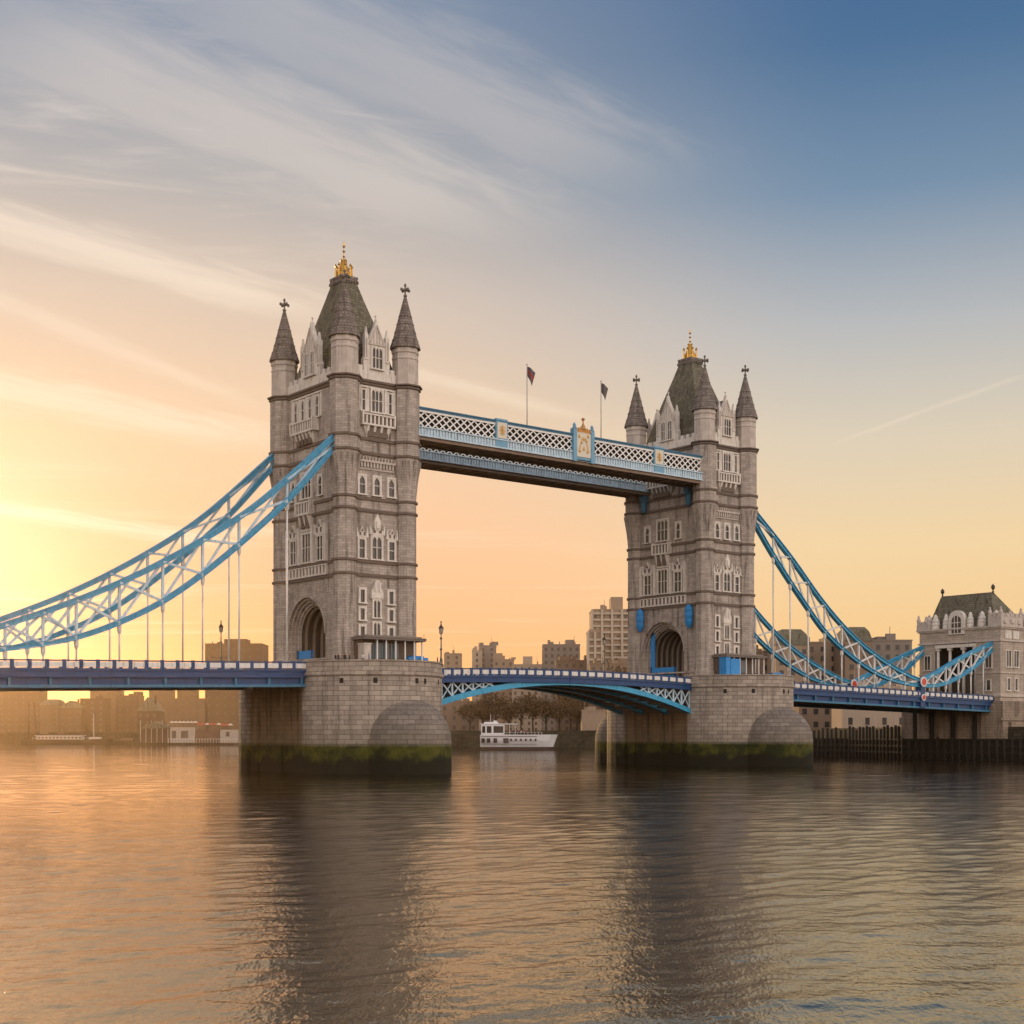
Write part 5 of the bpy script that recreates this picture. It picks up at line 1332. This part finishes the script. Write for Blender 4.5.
for px, v, jk, lb in ((857, -8.6, 'red', 'person in bright red coat walking on the right deck'), (851, -8.8, 'tan', 'person in tan coat just left of the red coat on the deck'), (866, -8.6, 'white', 'person in white shirt just right of the red coat on the deck'),
                      (876, -8.8, 'dark', 'person in dark jacket left of the joint post on the deck'), (889, -8.7, 'white', 'person in white shirt left of the joint post on the deck'), (960, -8.6, 'tan', 'person in tan coat on the deck near the gatehouse arch'), (977, -8.7, 'dark', 'person in dark jacket at the right end of the deck'), (941, -8.6, 'dark', 'person in dark jacket right of the joint post on the deck')):
    a = (px-512)/FX; D = (v-CAM.y)/(FWD.y+RGT.y*a); p = at(px, D); z = 16.95-(p.x-94)*.0215-1.2
    person((p.x, p.y, z), lb, jk, 1, RZ+random.choice((R(90), R(-90)))-R(15), G2)

# ------------------------------------------------------------------ boats
def loft(mb, secs, m=0):
    for a, b in zip(secs, secs[1:]):
        for k in range(len(a)-1): mb.face([a[k], b[k], b[k+1], a[k+1]], m)
    mb.face(secs[0], m); mb.face(secs[-1], m)
def hull_secs(L, hb, zt, zb, bow=.25, sheer=.5, tum=.9):
    out = []
    for k in range(15):
        t = k/14; x = -L/2+L*t
        w = hb*(1 if t < 1-bow else max(.04, 1-((t-1+bow)/bow)**2)); w *= (.9+.1*min(1, t/.1))
        top = zt+sheer*max(0, t-.6)**2*6
        out.append([(x+(.04*L*(t > .9)*(t-.9)*10), -w, top), (x, -w*tum, (top+zb)/2), (x-(.02*L if t > .95 else 0), -w*tum*.7, zb), (x-(.02*L if t > .95 else 0), w*tum*.7, zb), (x, w*tum, (top+zb)/2), (x+(.04*L*(t > .9)*(t-.9)*10), w, top)])
    return out
WHB = mat('white hull paint', (.74, .74, .76), .4, var=.1)
def passenger_boat():
    p = at(517.5, 552, 0); L = 29.0
    root = thing('passenger_boat', 'white river passenger boat under the lifting span, cabin at its left end', 'boat', p, RZ)
    h = MB(); s = hull_secs(L, 3.6, 6.0, 1.2, bow=.12, sheer=.1); loft(h, s); h.build('hull', WHB, root)
    h = MB(); s2 = hull_secs(L*.985, 3.3, 1.25, -1.0, bow=.12, sheer=0); loft(h, s2); h.build('boot_topping', mat('brown boot topping', (.08, .055, .045), .6), root)
    d = MB(); d.box(-L/2+.3, L/2-4.5, -3.4, 3.4, 5.85, 5.95); d.build('deck', mat('deck boards', (.2, .14, .1), .8), root)
    c = MB(); c.box(-L/2+.4, -L/2+9.4, -3.0, 3.0, 5.95, 10.0); co = c.build('cabin', WHB, root)
    c = MB(); c.box(-L/2, -L/2+14.6, -3.3, 3.3, 10.0, 10.3); c.box(-L/2+1.5, -L/2+7, -2, 2, 10.3, 10.9); c.build('cabin_roof', WHB, root)
    for a, b in ((.8, 2.0), (2.6, 4.4), (5.2, 9.0)):
        w = MB(); w.box(-L/2+a, -L/2+b, -3.06, 3.06, 6.7, 9.3); w.build('cabin_window', GLASS, co)
    f = MB()
    for x in (9.4, 11.4, 13.6):
        for y in (-3.0, 3.0): f.tube((-L/2+x, y, 5.9), (-L/2+x, y, 10.0), .1, n=6)
    f.build('roof_post', WHITEP, root)
    for a, b in ((.5, 1.8), (2.6, 3.9), (5.2, 6.6), (9.0, 11.0)):
        w = MB(); w.box(-L/2+a, -L/2+b, -3.72, -3.3, 2.9, 4.6); w.build('hull_window', GLASS, root)
    ms = MB(); ms.tube((-L/2+4, 0, 10.9), (-L/2+4, 0, 14.2), .09, .05, 6); ms.bar((-L/2+4, -1.0, 13.0), (-L/2+4, 1.0, 13.0), .07, .07); ms.box(-L/2+5.2, -L/2+6.4, -.4, .4, 10.9, 11.5); ms.build('mast', WHITEP, root)
    rb = MB()
    for z in (2.3, 5.3): rb.box(-L/2+.3, L/2-7, -3.75, -3.55, z, z+.16)
    rb.build('rubbing_strake', mat('dark rubber', (.06, .055, .05), .8), root)
    tr = MB()
    for k in range(6): tr.lathe(-L/2+12+k*1.9, -3.85, [(0, 3.5), (.28, 3.6), (.42, 4.0), (.28, 4.4), (0, 4.5)], 8)
    tr.build('fender', mat('dark rubber', (.06, .055, .05), .8), root)
    r = MB()
    for y in (-3.5, 3.5):
        r.bar((-L/2+9, y, 6.9), (L/2-5, y, 7.0), .08, .08)
        for k in range(12): x = -L/2+9+k*(L-14)/11; r.tube((x, y, 5.9), (x, y, 6.95), .04, n=5)
    r.build('railing', WHITEP, root)
    for i, (x, y) in enumerate(((-3.5, -2), (-2.6, -2.6), (-1.6, -1.6), (-.6, -2.5), (.4, -1.8), (1.4, -2.6), (2.4, -2.0), (3.4, -2.5), (4.3, -1.7), (5.2, -2.4))):
        q = p+RGT*x+FWD*y*-1*-1
        jk = ('red', 'tan', 'dark', 'tan', 'red', 'white', 'tan', 'red', 'dark', 'tan')[i]
        order = ('first', 'second', 'third', 'fourth', 'fifth', 'sixth', 'seventh', 'eighth', 'ninth', 'tenth')[i]
        person((q.x, q.y, 5.96), 'passenger in %s on the white boat, %s from the cabin' % ({'red': 'red coat', 'tan': 'tan coat', 'dark': 'dark jacket', 'white': 'white shirt'}[jk], order), jk, 0, RZ+R(180)+random.uniform(-.6, .6), 'passengers on the open deck of the boat')
passenger_boat()
def barge():
    p = at(67, 875, 0); L = 54.0
    root = thing('moored_barge', 'long dark moored barge with two bare masts at the far left', 'barge', p, RZ)
    h = MB(); loft(h, hull_secs(L, 4.5, 3.0, -1, bow=.12, sheer=.6)); h.build('hull', mat('black hull', (.03, .025, .02), .6), root)
    c = MB(); c.box(-18, 10, -2.6, 2.6, 2.9, 5.2); c.box(14, 21, -2.2, 2.2, 2.9, 4.6); co = c.build('deckhouse', mat('weathered cream paint', (.45, .40, .34), .7), root)
    for k in range(12):
        w = MB(); w.box(-17.2+k*2.3, -15.8+k*2.3, -2.66, 2.66, 3.6, 4.6); w.build('window', BW, co)
    r = MB(); r.box(-19, 11, -3, 3, 5.2, 5.45); r.build('deckhouse_roof', WHB, root)
    r = MB(); r.bar((-20, -3.8, 4.0), (20, -3.8, 4.0), .1, .12)
    for k in range(21): r.box(-20+k*2-.05, -20+k*2+.05, -3.85, -3.75, 2.8, 4.0)
    r.build('railing', WHITEP, root)
    for x, lean, z in ((-23.5, 0.0, 27.0), (-18.5, -2.0, 26.0)):
        m = MB(); m.tube((x, 0, 2.5), (x+lean, 0, z), .38, .22, 8); m.build('mast', TIMBER, root)
    m = MB(); m.tube((16.5, 0, 4.5), (16.5, 0, 19.0), .5, .2, 8); m.build('pale_mast', mat('weathered cream paint', (.45, .40, .34), .7), root)
barge()
def launch():
    p = at(122, 905, 0); L = 22.0
    root = thing('dark_launch', 'small dark launch lying left of the floating pier', 'boat', p, RZ+R(180))
    h = MB(); loft(h, hull_secs(L, 2.6, 2.2, -.8, bow=.3, sheer=.9)); h.build('hull', mat('black hull', (.03, .025, .02), .6), root)
    c = MB(); c.box(-7, 1, -1.6, 1.6, 2.1, 4.0); c.build('cabin', mat('brown cabin', (.12, .08, .06), .7), root)
    c = MB(); c.box(-7.4, 1.4, -1.9, 1.9, 4.0, 4.2); c.build('cabin_roof', DARK, root)
launch()
def floating_pier():
    D = 800; p = at(186, D, 0); k = D/FX
    root = thing('floating_pier', 'floating pier with sheds moored behind the left deck', 'pier', p, RZ)
    X = lambda px: (px-186)*k
    KSK = mat('dulled white boards', (.36, .32, .28), .8, var=.3)
    b = MB(); b.box(X(136), X(240), -4, 8, -1, 1.4); b.build('pontoon', TIMBER, root)
    b = MB(); b.box(X(142), X(170), 0, 7, 1.4, 9.5); b.build('shed', mat('dark shed boards', (.07, .05, .04), .8), root)
    for i in range(6):
        q = X(141)+i*3.1; m = MB(); m.tube((q, -1.2, 1.4), (q, -1.2, 14-2*(i % 2)), .22, n=6); m.build('mooring_post', KSK, root)
    r = MB(); x0, x1 = X(140.5), X(171.5); xm = (x0+x1)/2
    for s in (-1.8, 7.5): r.face([(x0, s, 9.5), (x1, s, 9.5), (xm, s, 13.5)])
    for xa in (x0, x1): r.face([(xa, -1.8, 9.5), (xm, -1.8, 13.5), (xm, 7.5, 13.5), (xa, 7.5, 9.5)])
    r.build('shed_roof', SLATE, root)
    kk = MB(); kk.box(X(170), X(195), 0, 6, 1.4, 10.2); ko = kk.build('pale_kiosk', KSK, root)
    for a, c in ((181, 188), (172, 176)):
        w = MB(); w.box(X(a), X(c), -.06, .1, 4.0, 8.2); w.build('window', GLASS, ko)
    kk = MB(); kk.box(X(196), X(219), .4, 6, 1.4, 9.0); kk.build('brown_shed', mat('brown shed boards', (.13, .075, .055), .8), root)
    kk = MB(); kk.box(X(220), X(238), 0, 6, 1.4, 8.8); ko = kk.build('pale_booth', KSK, root)
    w = MB(); w.box(X(226), X(229.5), -.06, .1, 5.0, 7.6); w.build('notice', IRON, ko)
    g = MB(); g.bar((X(170), -3.6, 3.6), (X(240), -3.6, 3.6), .14, .14)
    for i in range(26): x = X(170)+i*(X(240)-X(170))/25; g.box(x-.07, x+.07, -3.67, -3.53, 1.4, 3.6)
    g.build('railing', WHITEP, root)
    # parasols on the terrace roof
    names = ('cream', 'red')
    for i in range(16):
        px = 172+i*3.9; rd = i % 3 != 0 and i > 6
        q = at(px, D+3.0, 9.2 if 196 <= px < 219.5 else (10.3 if px < 196 else 8.9))
        if i >= 7: lab = '%s parasol on the floating pier roof, number %s from its right end' % (names[rd], ('nine', 'eight', 'seven', 'six', 'five', 'four', 'three', 'two', 'one')[i-7])
        else: lab = 'cream parasol above the pale kiosk of the floating pier'
        t = thing('parasol', lab, 'parasol', q, i*.5, 'parasols on the floating pier' if i >= 7 else 'cream parasols above the pale kiosk')
        m = MB(); m.tube((0, 0, -.6), (0, 0, 3.4), .07, n=6); m.build('pole', IRON, t)
        m = MB(); m.lathe(0, 0, [(1.5, 2.4), (1.45, 2.6), (.7, 3.2), (0, 3.5)], 8); m.build('canopy', mat('red canvas', (.45, .07, .05), .8) if rd else mat('cream canvas', (.6, .52, .42), .8), t)
floating_pier()

# ------------------------------------------------------------------ evening haze
hm = bpy.data.materials.new('haze'); hm.use_nodes = True; hm.node_tree.nodes.clear(); T = NT(hm.node_tree)
ho = T.node('ShaderNodeOutputMaterial'); pv = T.node('ShaderNodeVolumePrincipled')
pv.inputs['Color'].default_value = (.97, .74, .48, 1); pv.inputs['Density'].default_value = HAZE; pv.inputs['Anisotropy'].default_value = .84
T.l.new(pv.outputs[0], ho.inputs['Volume'])
hb = MB(); hb.box(-3100, 3100, -3100, 3700, -4, 96)
hz = hb.build('haze', hm); hz['kind'] = 'stuff'; hz['label'] = 'thin golden evening haze over the river'
